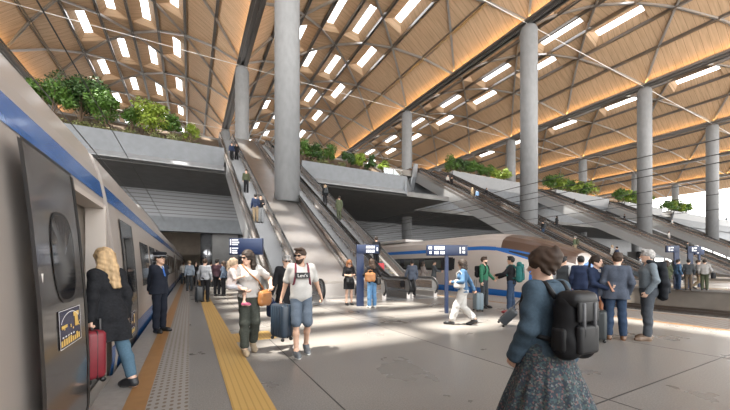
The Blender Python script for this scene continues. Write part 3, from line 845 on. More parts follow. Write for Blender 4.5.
# ------------------------------------------------------------------ planting on the concourse
LEAF = [mat('leaf_green', (.07, .15, .022), .5, 0, .35, 2), mat('leaf_lime', (.20, .28, .03), .5, 0, .25, 2), mat('leaf_dark', (.035, .085, .018), .5, 0, .3, 2), mat('leaf_olive', (.13, .15, .05), .6, 0, .3, 2)]
BARK = mat('bark', (.12, .08, .05), .8)
def shrub(loc, r, h, trunk, leafm, n, label, group, seed, ls=.16, name='planted_shrub', cat='shrub'):
    rnd = random.Random(seed)
    e = empty(name, loc); tag(e, label, cat, group)
    blobs = []
    nb = 9
    for i in range(nb):
        a = rnd.random()*2*PI; q = rnd.random()**.5
        blobs.append((Vector((math.cos(a)*r*q*.75, math.sin(a)*r*q*.75, trunk + (h-trunk)*(.25+.6*rnd.random()))), r*(.35+.3*rnd.random())))
    tr = MB(); tr.sm = True
    for c, br in blobs[:5]:
        tr.tube([(0,0,0), (c.x*.15, c.y*.15, trunk*.6), (c.x*.6, c.y*.6, c.z*.8), tuple(c)], [.06,.05,.03,.012], 6)
    tr.build('stem', BARK, e)
    m = MB()
    for i in range(n):
        c, br = rnd.choice(blobs)
        d = Vector((rnd.gauss(0,1), rnd.gauss(0,1), rnd.gauss(0,.8))).normalized()
        p = c + d*br*(rnd.random()**.35)
        if p.z < .1: continue
        u = Vector((rnd.gauss(0,1), rnd.gauss(0,1), rnd.gauss(0,.5))).normalized(); v = u.cross(d if abs(u.dot(d)) < .95 else Vector((0,0,1))).normalized()
        s_ = ls*(.6+.8*rnd.random())
        m.add([p-u*s_*.5, p+v*s_*.28, p+u*s_*.5, p-v*s_*.28], [(0,1,2,3)])
    m.build('foliage', leafm, e, fix=False)
    return e
def planter(x0, x1, y, h, d, label):
    m = MB(); m.span((x0, y, zf), (x1, y+.12, zf+h)); m.span((x0, y+d-.12, zf), (x1, y+d, zf+h)); m.span((x0, y, zf), (x0+.12, y+d, zf+h)); m.span((x1-.12, y, zf), (x1, y+d, zf+h))
    m.cur = 1; m.span((x0+.1, y+.1, zf), (x1-.1, y+d-.1, zf+h-.08))
    tag(m.build('planter', [mat('planter_white', (.52, .53, .54), .5), MATS['soil']]), label, 'planter', 'planters along the concourse edge')
planter(40.0, 57.0, 42.3, 1.2, 2.6, 'white planter beyond the column that passes the balcony edge')
planter(69.0, 88, 42.3, 1.2, 2.6, 'far planter above the second escalator bank')
planter(97.5, 116, 42.3, 1.2, 2.6, 'far planter left of the column above the man in grey')
planter(126, 146, 42.3, 1.2, 2.6, 'farthest planter before the white glazed wall')
zs = lambda y: 12.2 + (y-35.2)*(16.3-12.2)/7.0 - .05      # surface of the planted slope
def tree(px, y, r, h, trunk, lm, n, label, g, seed, ls):
    l = (px-365)/326; c_, s_ = 326/math.hypot(326, 175), 175/math.hypot(326, 175)
    t = y/(-l*s_+c_); shrub(((l*c_+s_)*t, y, zs(y)), r, h, trunk, LEAF[lm], n, label, g, seed, ls)
g1 = 'trees and shrubs on the left planted terrace'
tree(80, 38.6, 2.3, 4.4, 1.7, 2, 4600, 'largest dark green tree on the left planted terrace, above the train roof', g1, 1, .26)
tree(51, 38.2, 1.7, 3.7, 1.2, 0, 2600, 'green tree at the left end of the planted terrace, by the train roof', g1, 2, .25)
tree(108, 38.0, 1.6, 3.5, 1.0, 0, 2400, 'green shrub right of the largest tree on the planted terrace', g1, 3, .24)
tree(131, 38.4, 1.2, 2.7, .7, 0, 1500, 'smaller green shrub in the middle of the left planted terrace', g1, 4, .22)
tree(152, 37.6, 1.55, 3.6, .9, 1, 2600, 'bright lime green shrub near the right end of the left terrace', g1, 5, .24)
tree(172, 38.2, 1.1, 3.0, .9, 0, 1400, 'green shrub right of the lime green shrub on the left terrace', g1, 7, .22)
tree(190, 37.6, .85, 2.3, .5, 1, 1000, 'small lime green shrub at the right end of the left terrace', g1, 6, .2)
for i in range(9):
    shrub((-13.5+i*1.75, 35.5, zs(35.5)), .9, 1.3, .05, LEAF[3], 560, 'low olive ground cover plant along the front of the left terrace', 'low ground cover on the left terrace', 20+i, .16, 'ground_cover_plant', 'plant')
g2 = 'shrubs on the terrace right of the thick column'
for i, (px, r, h, lm, lb) in enumerate(((303, 1.0, 3.0, 0, 'green shrub partly behind the thick column'), (315, 1.05, 2.7, 2, 'second dark green shrub right of the thick column'), (328, 1.15, 2.8, 0, 'round green shrub in the left half of the right terrace'),
        (348, .9, 2.5, 2, 'dark green shrub before the lime shrub of the right terrace'), (361, 1.0, 2.5, 1, 'lime yellow shrub in the right half of the right terrace'), (370, .8, 2.4, 2, 'dark green shrub behind the lime yellow shrub on the right terrace'), (383, .85, 1.9, 1, 'small lime shrub at the right end of the right terrace'))):
    tree(px, 37.8, r, h, .5, lm, 1500, lb, g2, 40+i, .2)
for i in range(3): shrub((12.6+i*1.5, 35.5, zs(35.5)), .8, 1.3, .05, LEAF[3], 360, 'low grassy plant at the front of the terrace right of the thick column', 'low plants on the right terrace', 50+i, .16, 'ground_cover_plant', 'plant')
for i in range(7):
    shrub((41.0+i*2.2, 43.6, zf+1.1), 1.35, 3.5-.16*i, .5, LEAF[(0,2,0,0,0,1,1)[i]], 1300, 'bushy green shrub in the white planter beyond the balcony column' if i < 5 else 'yellow green shrub at the right end of the white planter', 'shrubs in the white planter', 60+i, .3)
for q, (x0, lb) in enumerate(((69.8, 'bushy green shrub in the far planter above the second escalator bank'), (98.3, 'bushy green shrub in the far planter beside the column above the man in grey'), (126.8, 'bushy green shrub in the farthest planter'))):
    for i in range(6):
        shrub((x0+i*2.9, 43.6, zf+1.1), 1.75, 3.6, .5, LEAF[i % 2], 700, lb, 'shrubs in far planters', 80+q*7+i, .5)
# glass railings on the concourse edge
def railing(x0, x1, y, zb, label):
    e = empty('glass_railing', (0,0,0)); tag(e, label, 'railing')
    n = max(2, int((x1-x0)/1.6)); st = (x1-x0)/n
    for i in range(n): m = MB(); m.span((x0+i*st+.03, y, zb), (x0+(i+1)*st-.03, y+.02, zb+.85)); m.build('glass_panel', BALGLASS, e)
    m = MB(); m.span((x0, y-.02, zb+.85), (x1, y+.04, zb+.9)); m.build('top_rail', STAIN, e)
railing(20.6, 23.4, 33.62, 12.4, 'glass railing on the balcony edge right of the lime shrubs')
railing(57.5, 60.3, 41.7, zf+.9, 'glass railing on the concourse edge right of the white planter')
# ------------------------------------------------------------------ people: signed-distance bodies and clothes turned into meshes
import openvdb
V = Vector
def npv(p): return np.array(p, dtype=np.float32)
class SDF:
    def __init__(s, lo, hi, vox):
        s.vox = vox; s.lo = npv(lo) - 3*vox
        n = np.ceil((npv(hi) + 3*vox - s.lo)/vox).astype(int) + 1
        s.n = n; s.f = np.full(tuple(n), .25, np.float32)
    def _box(s, lo, hi):
        a = np.clip(np.floor((lo - s.lo)/s.vox).astype(int), 0, s.n-1); b = np.clip(np.ceil((hi - s.lo)/s.vox).astype(int)+1, 1, s.n)
        if np.any(b <= a): return None
        g = [s.lo[i] + s.vox*np.arange(a[i], b[i], dtype=np.float32) for i in range(3)]
        return tuple(slice(a[i], b[i]) for i in range(3)), g
    def _mix(s, sl, d, k, sub=False):
        f = s.f[sl]
        if sub: s.f[sl] = np.maximum(f, -d); return
        if k <= 0: s.f[sl] = np.minimum(f, d); return
        h = np.maximum(k - np.abs(f-d), 0)/k
        s.f[sl] = np.minimum(f, d) - h*h*k*.25
    def cone(s, a, b, ra, rb, k=.02, sub=False):
        a, b = npv(a), npv(b); m = max(ra, rb) + k + 2*s.vox
        r = s._box(np.minimum(a, b)-m, np.maximum(a, b)+m)
        if r is None: return
        sl, (X, Y, Z) = r
        X = X[:,None,None]-a[0]; Y = Y[None,:,None]-a[1]; Z = Z[None,None,:]-a[2]
        ba = b-a; L = float(ba@ba) + 1e-9
        t = np.clip((X*ba[0]+Y*ba[1]+Z*ba[2])/L, 0, 1)
        d = np.sqrt((X-t*ba[0])**2 + (Y-t*ba[1])**2 + (Z-t*ba[2])**2) - (ra + (rb-ra)*t)
        s._mix(sl, d, k, sub)
    def ell(s, c, r, k=.02, R=None, sub=False):
        c, r = npv(c), npv(r); m = float(r.max()) + k + 2*s.vox
        q = s._box(c-m, c+m)
        if q is None: return
        sl, (X, Y, Z) = q
        X = X[:,None,None]-c[0]; Y = Y[None,:,None]-c[1]; Z = Z[None,None,:]-c[2]
        if R is not None:
            M = np.array(R.transposed(), dtype=np.float32)
            X, Y, Z = (M[0,0]*X+M[0,1]*Y+M[0,2]*Z, M[1,0]*X+M[1,1]*Y+M[1,2]*Z, M[2,0]*X+M[2,1]*Y+M[2,2]*Z)
        k0 = np.sqrt((X/r[0])**2+(Y/r[1])**2+(Z/r[2])**2); k1 = np.sqrt((X/r[0]**2)**2+(Y/r[1]**2)**2+(Z/r[2]**2)**2) + 1e-6
        s._mix(sl, k0*(k0-1)/k1, k, sub)
    def plane(s, p, n):
        """keep the side the normal points to"""
        p, n = npv(p), npv(n); n = n/np.linalg.norm(n)
        g = [s.lo[i] + s.vox*np.arange(s.n[i], dtype=np.float32) for i in range(3)]
        d = (g[0][:,None,None]-p[0])*n[0] + (g[1][None,:,None]-p[1])*n[1] + (g[2][None,None,:]-p[2])*n[2]
        s.f = np.maximum(s.f, -d)
    def grid(s): return [s.lo[i] + s.vox*np.arange(s.n[i], dtype=np.float32) for i in range(3)]
    def wrinkle(s, amp, fr=26., seed=0.):
        x, y, z = s.grid(); x = x[:,None,None]; y = y[None,:,None]; z = z[None,None,:]
        s.f += amp*(np.sin(fr*z+fr*.6*x+2.2*np.sin(fr*.4*y+seed)+seed)*np.sin(fr*.35*x-fr*.5*y+seed*2) + .5*np.sin(fr*1.7*z-fr*.9*y+seed*3)).astype(np.float32)
    def mesh(s, name, m, parent, smooth=True):
        g = openvdb.FloatGrid(.25); g.copyFromArray(np.clip(s.f, -.25, .25))
        p, q = g.convertToQuads(0.0)
        if len(p) == 0: return None
        p = p*s.vox + s.lo
        me = bpy.data.meshes.new(name)
        me.from_pydata(p.tolist(), [], q[:, ::-1].tolist())
        me.materials.append(m)
        me.polygons.foreach_set('use_smooth', [smooth]*len(q)); me.update()
        return link(name, me, parent)

def ik(S, T, a, b, hint):
    d = T - S; L = d.length
    if L > (a+b)*.9995: T = S + d.normalized()*(a+b)*.9995; d = T-S; L = d.length
    if L < abs(a-b)*1.05+.02: L = abs(a-b)*1.05+.02; T = S + d.normalized()*L
    n = d.normalized(); q = (a*a - b*b + L*L)/(2*L); h = math.sqrt(max(a*a-q*q, 0))
    p = (hint - n*hint.dot(n))
    p = p.normalized() if p.length > 1e-4 else V((0,1,0))
    return S + n*q + p*h, T

SKINS = {'light': (.62, .40, .30), 'tan': (.50, .31, .22), 'mid': (.36, .21, .14), 'dark': (.14, .08, .055)}
HAIRS = {'blond': (.42, .29, .16), 'brown': (.04, .024, .016), 'dark': (.025, .017, .013), 'black': (.012, .011, .011), 'grey': (.30, .29, .28), 'ginger': (.26, .11, .05), 'fair': (.34, .25, .17)}
def smat(n): return mat('skin_'+n, SKINS[n], .5)
def hmat(n): return mat('hair_'+n, HAIRS[n], .6, 0, .35, 30, (1,1,.25), spec=.25)
def cloth(n, c, var=.12, sc=40): return mat('cloth_'+n, c, .85, 0, var, sc, spec=.2)

class Person:
    """local frame: facing +Y, right hand +X, soles at z = 0; lengths in metres for the given height"""
    def __init__(s, label, pos, yaw, h=1.75, fem=False, vox=.014, feet=None, hands=None, lean=0., leanx=0., twist=0., head=(0,0), skin='light', curl=(.5,.5), sit=0., elbow=None, pz=0., group=None, palm=None, knee=None, hs=1., pelvis=None):
        k = h/1.75; s.k = k; s.kh = k*hs; s.h = h; s.fem = fem; s.vox = vox; s.seed = (pos[0]*3.1+pos[1]*1.7) % 6
        e = empty('person', pos, yaw - PI/2); s.root = e
        tag(e, label, 'person', group)
        wS = (.142 if fem else .160)*k; wH = (.082 if fem else .084)*k
        s.aH = .085*k
        feet = feet or [(-.10, 0, 0, 0), (.10, 0, 0, 0)]           # x, y, toe angle (deg), heel lift (or z as 5th)
        s.feet = feet
        ua, fa, th, sh = .29*k, .255*k, .43*k, .425*k
        pel = V((0, 0, .975*k + pz))
        fx = sum(f[0] for f in feet)/2; fy = sum(f[1] for f in feet)/2
        pel.x, pel.y = fx, fy
        ank = []
        for f in feet:
            z0 = f[4] if len(f) > 4 else 0.
            ta = math.radians(f[2]); hl = f[3]
            ank.append(V((f[0], f[1], z0 + .085*k + hl)))
        for i, a in enumerate(ank):
            hx = pel.x + (-wH if i == 0 else wH)
            dd = math.hypot(a.x-hx, a.y-pel.y)
            pel.z = min(pel.z, a.z + .03*k + math.sqrt(max((th+sh)**2*.9985 - dd*dd, .05)))
        if pelvis is not None: pel = V(pelvis)
        s.pel = pel
        ln, lx, tw = math.radians(lean), math.radians(leanx), math.radians(twist)
        R = Matrix.Rotation(-ln, 3, 'X') @ Matrix.Rotation(lx, 3, 'Y') @ Matrix.Rotation(tw, 3, 'Z')
        s.R = R
        up = lambda x, y, z: pel + R @ V((x*k, y*k, z*k))
        s.up = up
        s.waist = up(0, .0, .13); s.chest = up(0, .0, .34); s.neck = up(0, -.015, .515); s.nb = up(0, -.02, .475)
        s.S = [up(-wS/k, -.01, .455), up(wS/k, -.01, .455)]
        s.Hp = [pel + V((-wH, 0, -.03*k)), pel + V((wH, 0, -.03*k))]
        hy, hp_ = math.radians(head[0]), math.radians(head[1])
        HR = R @ Matrix.Rotation(hy, 3, 'Z') @ Matrix.Rotation(hp_, 3, 'X')
        s.HR = HR
        s.hc = s.neck + R @ V((0, .005*k, .05*k)) + HR @ V((0, .02*s.kh, .075*s.kh))
        s.hd = lambda x, y, z: s.hc + HR @ V((x*s.kh, y*s.kh, z*s.kh))
        s.A = ank; s.K = []
        for i in (0, 1):
            fwd = V((math.sin(math.radians(-feet[i][2]))*.3 + (knee[i] if knee else 0), 1, 0))
            kn, a = ik(s.Hp[i], ank[i], th, sh, fwd); s.K.append(kn); s.A[i] = a
        hands = hands or [None, None]
        s.E, s.W = [], []
        for i in (0, 1):
            sx = -1 if i == 0 else 1
            if hands[i] is None: T = pel + R @ V((sx*(wS+.07*k), .06*k, -.06*k))
            else: T = V(hands[i])*k if not isinstance(hands[i], tuple) or len(hands[i]) == 3 else V(hands[i][:3])
            hint = V((sx*.45, -1, -.2)) if not elbow or elbow[i] is None else V(elbow[i])
            E, W = ik(s.S[i], T, ua, fa, hint); s.E.append(E); s.W.append(W)
        s.skin = skin; s.curl = curl; s.palm = palm or (None, None)
        pts = [s.hc + V((0,0,.14*k))] + s.A + s.K + s.E + s.W + s.S + s.Hp
        s.lo = [min(p[i] for p in pts)-.24*k for i in range(3)]; s.hi = [max(p[i] for p in pts)+.24*k for i in range(3)]
        s.lo[2] = min(f[4] if len(f) > 4 else 0. for f in feet) - .01
        s.body()
    def field(s, lo=None, hi=None, vox=None): return SDF(lo or s.lo, hi or s.hi, vox or s.vox)
    # --- shared limb volumes
    def torso(s, F, o=0., low=True):
        k = s.k; u = s.up; fm = s.fem
        rw, rc = ((.078, .088) if fm else (.093, .102))
        for sx in (-1, 1):
            F.cone(u(sx*.045, .0, .10), u(sx*(.052 if fm else .064), .005, .33), rw*k+o, rc*k+o, .05)
            F.cone(u(sx*.055, -.005, -.01), u(sx*.045, 0, .10), (.103 if fm else .098)*k+o, rw*k+o, .05)
            F.cone(u(sx*.05, -.02, .44), s.S[0 if sx < 0 else 1] - (s.up(0,0,1)-s.up(0,0,0)).normalized()*.012*k, .056*k+o, .046*k+o, .05)
            F.cone(u(sx*.05, .0, .33), u(sx*.06, -.01, .42), .088*k+o, .066*k+o, .05)
            if fm: F.ell(u(sx*.062, .075, .325), (.056*k+o,)*3, .04)
            if low: F.ell(u(sx*.065, -.05, -.05), (.082*k+o, .075*k+o, .085*k+o), .04)
    def arm(s, F, i, o=0., frac=1., r=(.045, .037, .026)):
        k = s.k; S, E, W = s.S[i], s.E[i], s.W[i]; L1, L2 = .29, .255
        d = frac*(L1+L2)
        if d <= L1:
            T = S.lerp(E, d/L1); F.cone(S, T, r[0]*k+o, (r[0]+(r[1]-r[0])*d/L1)*k+o*1.15, .03)
        else:
            F.cone(S, E, r[0]*k+o, r[1]*k+o, .03); t = (d-L1)/L2
            F.cone(E, E.lerp(W, t), r[1]*k+o, (r[1]+(r[2]-r[1])*t)*k+o, .03)
    def leg(s, F, i, o=0., frac=1., ro=(0,0,0)):
        k = s.k; H, K, A = s.Hp[i], s.K[i], s.A[i]
        r = (.078, .050, .034); d = frac*2
        if d <= 1:
            F.cone(H, H.lerp(K, d), r[0]*k+o, (r[0]+(r[1]-r[0])*d)*k+o+ro[0], .03)
        else:
            F.cone(H, K, r[0]*k+o, r[1]*k+o+ro[1], .03); t = d-1
            mid = K.lerp(A, min(t, .35)) + V((0, -.012*k, 0))
            F.cone(K, mid, r[1]*k+o+ro[1], .049*k+o+ro[1], .03)
            if t > .35: F.cone(mid, K.lerp(A, t), .049*k+o+ro[1], (.049+(.034-.049)*(t-.35)/.65)*k+o+ro[2], .03)
    def hand(s, F, i):
        k = s.k; W = s.W[i]; d = (W - s.E[i]).normalized(); sx = -1 if i == 0 else 1
        pn = s.palm[i]
        n = V(pn) if pn is not None else V((-sx, .15, 0))       # palm faces the thigh by default
        n = (n - d*n.dot(d)).normalized(); a = d.cross(n)*sx     # a points to the thumb side
        if pn is None and a.y < 0: a = -a
        P = lambda x, y, z: W + a*x*k + d*y*k + n*z*k
        for q in (-.024, .0, .024): F.cone(P(q*.7, .0, 0), P(q, .075, 0), .017*k, .014*k, .014)
        c = s.curl[i]
        for q, L in ((.030, .070), (.010, .080), (-.011, .074), (-.031, .058)):
            p = P(q, .078, 0); ang = 0; seg = (L*.45, L*.31, L*.24)
            for j, sg in enumerate(seg):
                ang += c*(.9, 1.3, .9)[j]
                t = p + (d*math.cos(ang) + n*math.sin(ang))*sg*k
                F.cone(p, t, (.0098-.0008*j)*k, (.0092-.0008*j)*k, .004); p = t
        b = P(.030, .02, .004); m1 = P(.056, .052, .014); m2 = P(.056-.02*c, .082, .022+.02*c)
        F.cone(b, m1, .013*k, .011*k, .01); F.cone(m1, m2, .011*k, .009*k, .004)
    def headsdf(s, F):
        k = s.kh; h = s.hd
        F.ell(h(0, -.01, .025), (.075*k, .094*k, .098*k), .02, s.HR)
        F.cone(h(0, .02, -.03), h(0, .045, -.085), .060*k, .036*k, .04)
        for sx in (-1, 1):
            F.cone(h(sx*.045, .0, -.03), h(sx*.022, .05, -.088), .028*k, .022*k, .03)
            F.ell(h(sx*.077, -.012, -.008), (.011*k, .022*k, .032*k), .006, s.HR)
            F.cone(h(sx*.015, .076, .035), h(sx*.045, .064, .034), .014*k, .012*k, .02)
            F.ell(h(sx*.031, .088, .012), (.016*k, .013*k, .010*k), .0, s.HR, sub=True)
        F.cone(h(0, .080, .022), h(0, .104, -.022), .009*k, .0135*k, .012)
        F.cone(h(-.016, .085, -.052), h(.016, .085, -.052), .009*k, .009*k, .01)
    def body(s):
        F = s.field(); k = s.k
        s.torso(F)
        F.cone(s.nb, s.neck + (s.hc-s.neck)*.35, (.047 if s.fem else .056)*k, (.044 if s.fem else .053)*k, .04)
        s.headsdf(F)
        for i in (0, 1):
            s.arm(F, i); s.leg(F, i); s.hand(F, i)
            s.foot(F, i, 0.)
        b = F.mesh('body', smat(s.skin), s.root)
        s.bodyobj = b
        if s.vox < .012:
            for sx in (-1, 1):
                m = MB(); m.sm = True; m.lathe([(0,-.009), (.006,-.007), (.009, 0), (.006,.007), (0,.009)], (0,0,0), 10, cap=False)
                o = m.build('eye', mat('eye_dark', (.03, .02, .015), .15), s.root, s.hd(sx*.031, .078, .012))
            m = MB(); m.sm = True; m.tube([s.hd(-.022, .089, -.052), s.hd(0, .0965, -.0535), s.hd(.022, .089, -.052)], [.003, .005, .003], 6)
            m.build('mouth', mat('lip', (.34, .13, .11), .5), s.root)
    def foot(s, F, i, o, high=0.):
        k = s.k; A = s.A[i]; f = s.feet[i]; ta = math.radians(f[2]); hl = f[3]
        z0 = f[4] if len(f) > 4 else 0.
        d = V((math.sin(ta)*-1, math.cos(ta), 0)); r = .028*k+o
        heel = V((A.x, A.y, z0 + hl)) - d*.035*k; heel.z = z0 + hl*.95 + r
        ball = V((A.x, A.y, 0)) + d*(.125*k); ball.z = z0 + r*.95
        toe = V((A.x, A.y, 0)) + d*(.18*k); toe.z = z0 + r*.8
        F.cone(A, heel, .036*k+o, .032*k+o*.6, .03); F.cone(heel, ball, .030*k+o*.6, .036*k+o, .03); F.cone(A, ball, .036*k+o, .030*k+o, .03); F.cone(ball, toe, .036*k+o, .024*k+o, .02)
        if high: F.cone(A, A.lerp(s.K[i], high), .038*k+o, .045*k+o, .03)
    # --- clothes
    def top(s, name, m, o=.016, sleeve=1., hem=-.08, flare=0., neckcut=.475, open_=None, sr=None, wr=.004, sleeve_o=None, vneck=False):
        """torso garment: hem is metres above (+) or below (-) the hip line; flare widens the part below the waist"""
        F = s.field(); k = s.k; o *= k*.75
        s.torso(F, o)
        if hem < -.10:
            for sx in (-1, 1):
                hp = V((s.pel.x, s.pel.y, 0))
                F.cone(s.up(sx*.06, -.01, -.02), V((s.pel.x+sx*(.07+flare*.5)*k, s.pel.y-.01, s.pel.z+hem*k)), .100*k+o, (.098+flare)*k+o, .05)
            for i in (0, 1):
                kk = s.Hp[i].lerp(s.K[i], min(1, -hem/.43)); F.cone(s.Hp[i], kk, .08*k+o, (.068+flare)*k+o, .05)
        if wr: F.wrinkle(wr, 24., s.seed)
        n = (s.up(0,0,1)-s.up(0,0,0)).normalized()
        F.plane((0, 0, s.pel.z+hem*k) if hem < -.10 else s.up(0, 0, hem), (0,0,1) if hem < -.10 else n)
        so = (sleeve_o*k if sleeve_o is not None else o*.9)
        G = s.field()
        if sleeve > 0:
            for i in (0, 1): s.arm(G, i, so, sleeve, sr or (.046, .039, .030))
            if wr: G.wrinkle(wr*.8, 34., s.seed+1)
            h = np.maximum(.03 - np.abs(F.f-G.f), 0)/.03
            F.f = np.minimum(F.f, G.f) - h*h*.03*.25
        # neck opening
        F.cone(s.up(0, .03, .50), s.up(0, .06 if not vneck else .11, .62), .058*k, .09*k, 0, sub=True)
        if vneck:
            F.cone(s.up(0, .13, .50), s.up(0, .165, .30), .06*k, .022*k, 0, sub=True)
        return F.mesh(name, m, s.root)
    def trousers(s, name, m, o=.012, frac=.96, ro=(0,0,.012), wr=.003, top=.07):
        F = s.field(); k = s.k; o *= k
        for sx in (-1, 1):
            F.cone(s.up(sx*.05, -.005, .07), s.up(sx*.055, -.005, -.02), .092*k+o, .102*k+o, .04); F.ell(s.up(sx*.065, -.05, -.05), (.082*k+o, .075*k+o, .085*k+o), .04)
        for i in (0, 1): s.leg(F, i, o, frac, ro)
        if wr: F.wrinkle(wr, 30., s.seed+2)
        F.plane(s.up(0, 0, top), s.up(0,0,0)-s.up(0,0,1))
        return F.mesh(name, m, s.root)
    def skirt(s, name, m, hem, flare, o=.014, pleat=0., np_=13, top=.09):
        k = s.k
        lo = [s.pel.x-.16*k-flare*1.3, s.pel.y-.16*k-flare*1.3, s.pel.z+hem*k-.02]; hi = [s.pel.x+.16*k+flare*1.3, s.pel.y+.16*k+flare*1.3, s.pel.z+.2*k]
        F = SDF(lo, hi, s.vox); o *= k
        cx, cy = s.pel.x, s.pel.y
        x, y, z = F.grid(); z0 = s.pel.z
        t = np.clip((z0 - z)/(-hem*k), 0, 1)
        ax = np.where(z > z0, .152*k - (z-z0)*.28, .152*k + flare*t**.9); ay = np.where(z > z0, .125*k - (z-z0)*.2, .128*k + flare*t**.9)
        ax = (ax+o)[None,None,:]; ay = (ay+o)[None,None,:]
        X = (x-cx)[:,None,None]; Y = (y-cy+.012)[None,:,None]
        r = np.sqrt((X/ax)**2 + (Y/ay)**2)
        th = np.arctan2(Y, X)
        d = (r-1)*np.minimum(ax, ay)
        if pleat: d = d + pleat*t[None,None,:]*(np.sin(np_*th+1.3*np.sin(2*th)+3*t[None,None,:]) + .4*np.sin(2*np_*th+1)).astype(np.float32)
        F.f = d.astype(np.float32)
        for i in (0, 1): F.cone(s.Hp[i], s.Hp[i].lerp(s.K[i], min(1, -hem/.45)), .095*k+o, .07*k+o, .04)
        F.plane((0,0,s.pel.z+hem*k), (0,0,1)); F.plane(s.up(0,0,top), s.up(0,0,0)-s.up(0,0,1))
        return F.mesh(name, m, s.root)
    def shoes(s, m, o=.010, high=0., sole=None):
        for i in (0, 1):
            c = s.A[i]; lo = [c.x-.2, c.y-.25, c.z-.22]; hi = [c.x+.2, c.y+.3, c.z+.1+high*.4]
            F = SDF(lo, hi, min(s.vox, .012)); s.foot(F, i, o*s.k, high)
            z0 = s.feet[i][4] if len(s.feet[i]) > 4 else 0.
            F.plane((0,0,z0+.002), (0,0,1)); F.plane((0,0,c.z+(.01+high*.35)*s.k), (0,0,-1))
            sh = F.mesh('shoe', m, s.root)
            if sole and sh:
                G = SDF(lo, hi, min(s.vox, .012)); s.foot(G, i, (o+.006)*s.k); G.plane((0,0,z0), (0,0,1)); G.plane((0,0,z0+.028+s.feet[i][3]*.0), (0,0,-1)); G.mesh('sole', sole, sh)
    def hair(s, style, col, length=.0):
        k = s.kh; h = s.hd; vx = min(s.vox, .012)
        lo = [s.hc[i]-.2*k for i in range(3)]; hi = [s.hc[i]+.2*k for i in range(3)]
        lo[2] -= length*k
        F = SDF(lo, hi, vx); t = .012 if style == 'short' else .018
        F.ell(h(0, -.016, .034), ((.077+t)*k, (.096+t)*k, (.097+t)*k), .02, s.HR)
        # cut the face and neck away
        if style in ('short', 'balding'):
            F.plane(h(0, .072, .0), s.HR @ V((0, -1, .72))); F.plane(h(0, -.05, -.055), s.HR @ V((0, -.55, 1)))
            F.cone(h(-.12, .045, -.04), h(.12, .045, -.04), .052*k, .052*k, 0, sub=True)
            if style == 'short':
                for q in range(5): F.ell(h(-.05+.025*q, .055, .115), (.026*k, .035*k, .02*k), .02, s.HR)
            else: F.ell(h(0, .05, .11), (.07*k, .09*k, .06*k), 0, s.HR, sub=True)
        else:
            F.plane(h(0, .082, .0), s.HR @ V((0, -1, .55)))
            F.ell(h(0, .105, -.02), (.058*k, .10*k, .09*k), 0, s.HR, sub=True)
            if style == 'bob' or style == 'long':
                L = length if length else .1
                down = V((0,0,-1)); back = s.HR @ V((0,-1,0)); rt_ = s.HR @ V((1,0,0))
                for q in range(-3, 4):
                    a = q/3
                    p0 = h(a*.078, -.045-.05*(1-abs(a)), .03)
                    p1 = p0 + V((0,0,-.16*k)) + back*(.05*(1-abs(a)**2)*(1 if L > .08 else .4))*k + rt_*a*.012*k
                    p2 = p1 + V((0,0,-L*k)) + back*(.07*(1-abs(a)**2) if L > .08 else .0)*k + rt_*a*.02*k
                    F.cone(p0, p1, .036*k, .038*k, .03); 
                    if L > .04: F.cone(p1, p2, .040*k, .022*k, .03)
            if style == 'bun': F.ell(h(0, -.12, .05), (.045*k,.045*k,.045*k), .02, s.HR)
            if style == 'tail':
                F.ell(h(0, -.115, .03), (.03*k,)*3, .02, s.HR); F.cone(h(0, -.125, .02), h(0, -.145, -.16), .032*k, .016*k, .02)
            if style == 'updo':
                F.ell(h(0, -.095, .06), (.075*k,.055*k,.055*k), .03, s.HR)
                rr = random.Random(4)
                for q in range(16):
                    a = rr.uniform(-1, 1); c_ = h(a*.075, -.03-.075*(1-a*a)+rr.uniform(-.01,.02), rr.uniform(-.03, .11))
                    F.ell(c_, (.024*k, .022*k, .036*k), .012, s.HR)
                for sx in (-1, 1): F.cone(h(sx*.066, -.02, -.02), h(sx*.05, -.055, -.075), .02*k, .012*k, .02)
        F.wrinkle(.0035, 70., s.seed)
        return F.mesh('hair', hmat(col), s.root)
    def beard(s, col):
        k = s.kh; h = s.hd
        F = SDF([s.hc[i]-.16*k for i in range(3)], [s.hc[i]+.16*k for i in range(3)], min(s.vox, .01))
        F.cone(h(0, .028, -.04), h(0, .05, -.088), .066*k, .044*k, .03)
        for sx in (-1, 1): F.cone(h(sx*.062, .015, -.02), h(sx*.03, .055, -.085), .018*k, .026*k, .03)
        F.plane(h(0, .0, -.022), s.HR @ V((0, -.35, -1)))
        F.cone(h(-.02, .1, -.05), h(.02, .1, -.05), .012*k, .012*k, 0, sub=True)
        return F.mesh('beard', hmat(col), s.root)
    def glasses(s):
        m = MB(); k = s.kh
        for sx in (-1, 1):
            c = s.hd(sx*.033, .101, .014); m.rbox(c, (.055*k, .012*k, .036*k), .008, 2, s.HR)
            m.tube([s.hd(sx*.06, .095, .02), s.hd(sx*.084, .0, .012)], .004*k, 6)
        m.tube([s.hd(-.012, .105, .02), s.hd(.012, .105, .02)], .004*k, 6)
        m.build('sunglasses', mat('sunglass', (.008,.008,.009), .12), s.root)
    def collar(s, m, w=.0):
        b = MB(); b.sm = True; k = s.k
        b.tube([s.up(.062*math.cos(a), -.005+.06*math.sin(a), .495 - .025*math.sin(a)) for a in [2*PI*q/14 for q in range(14)]], .016*k, 6, closed=True)
        b.build('collar', m, s.root)
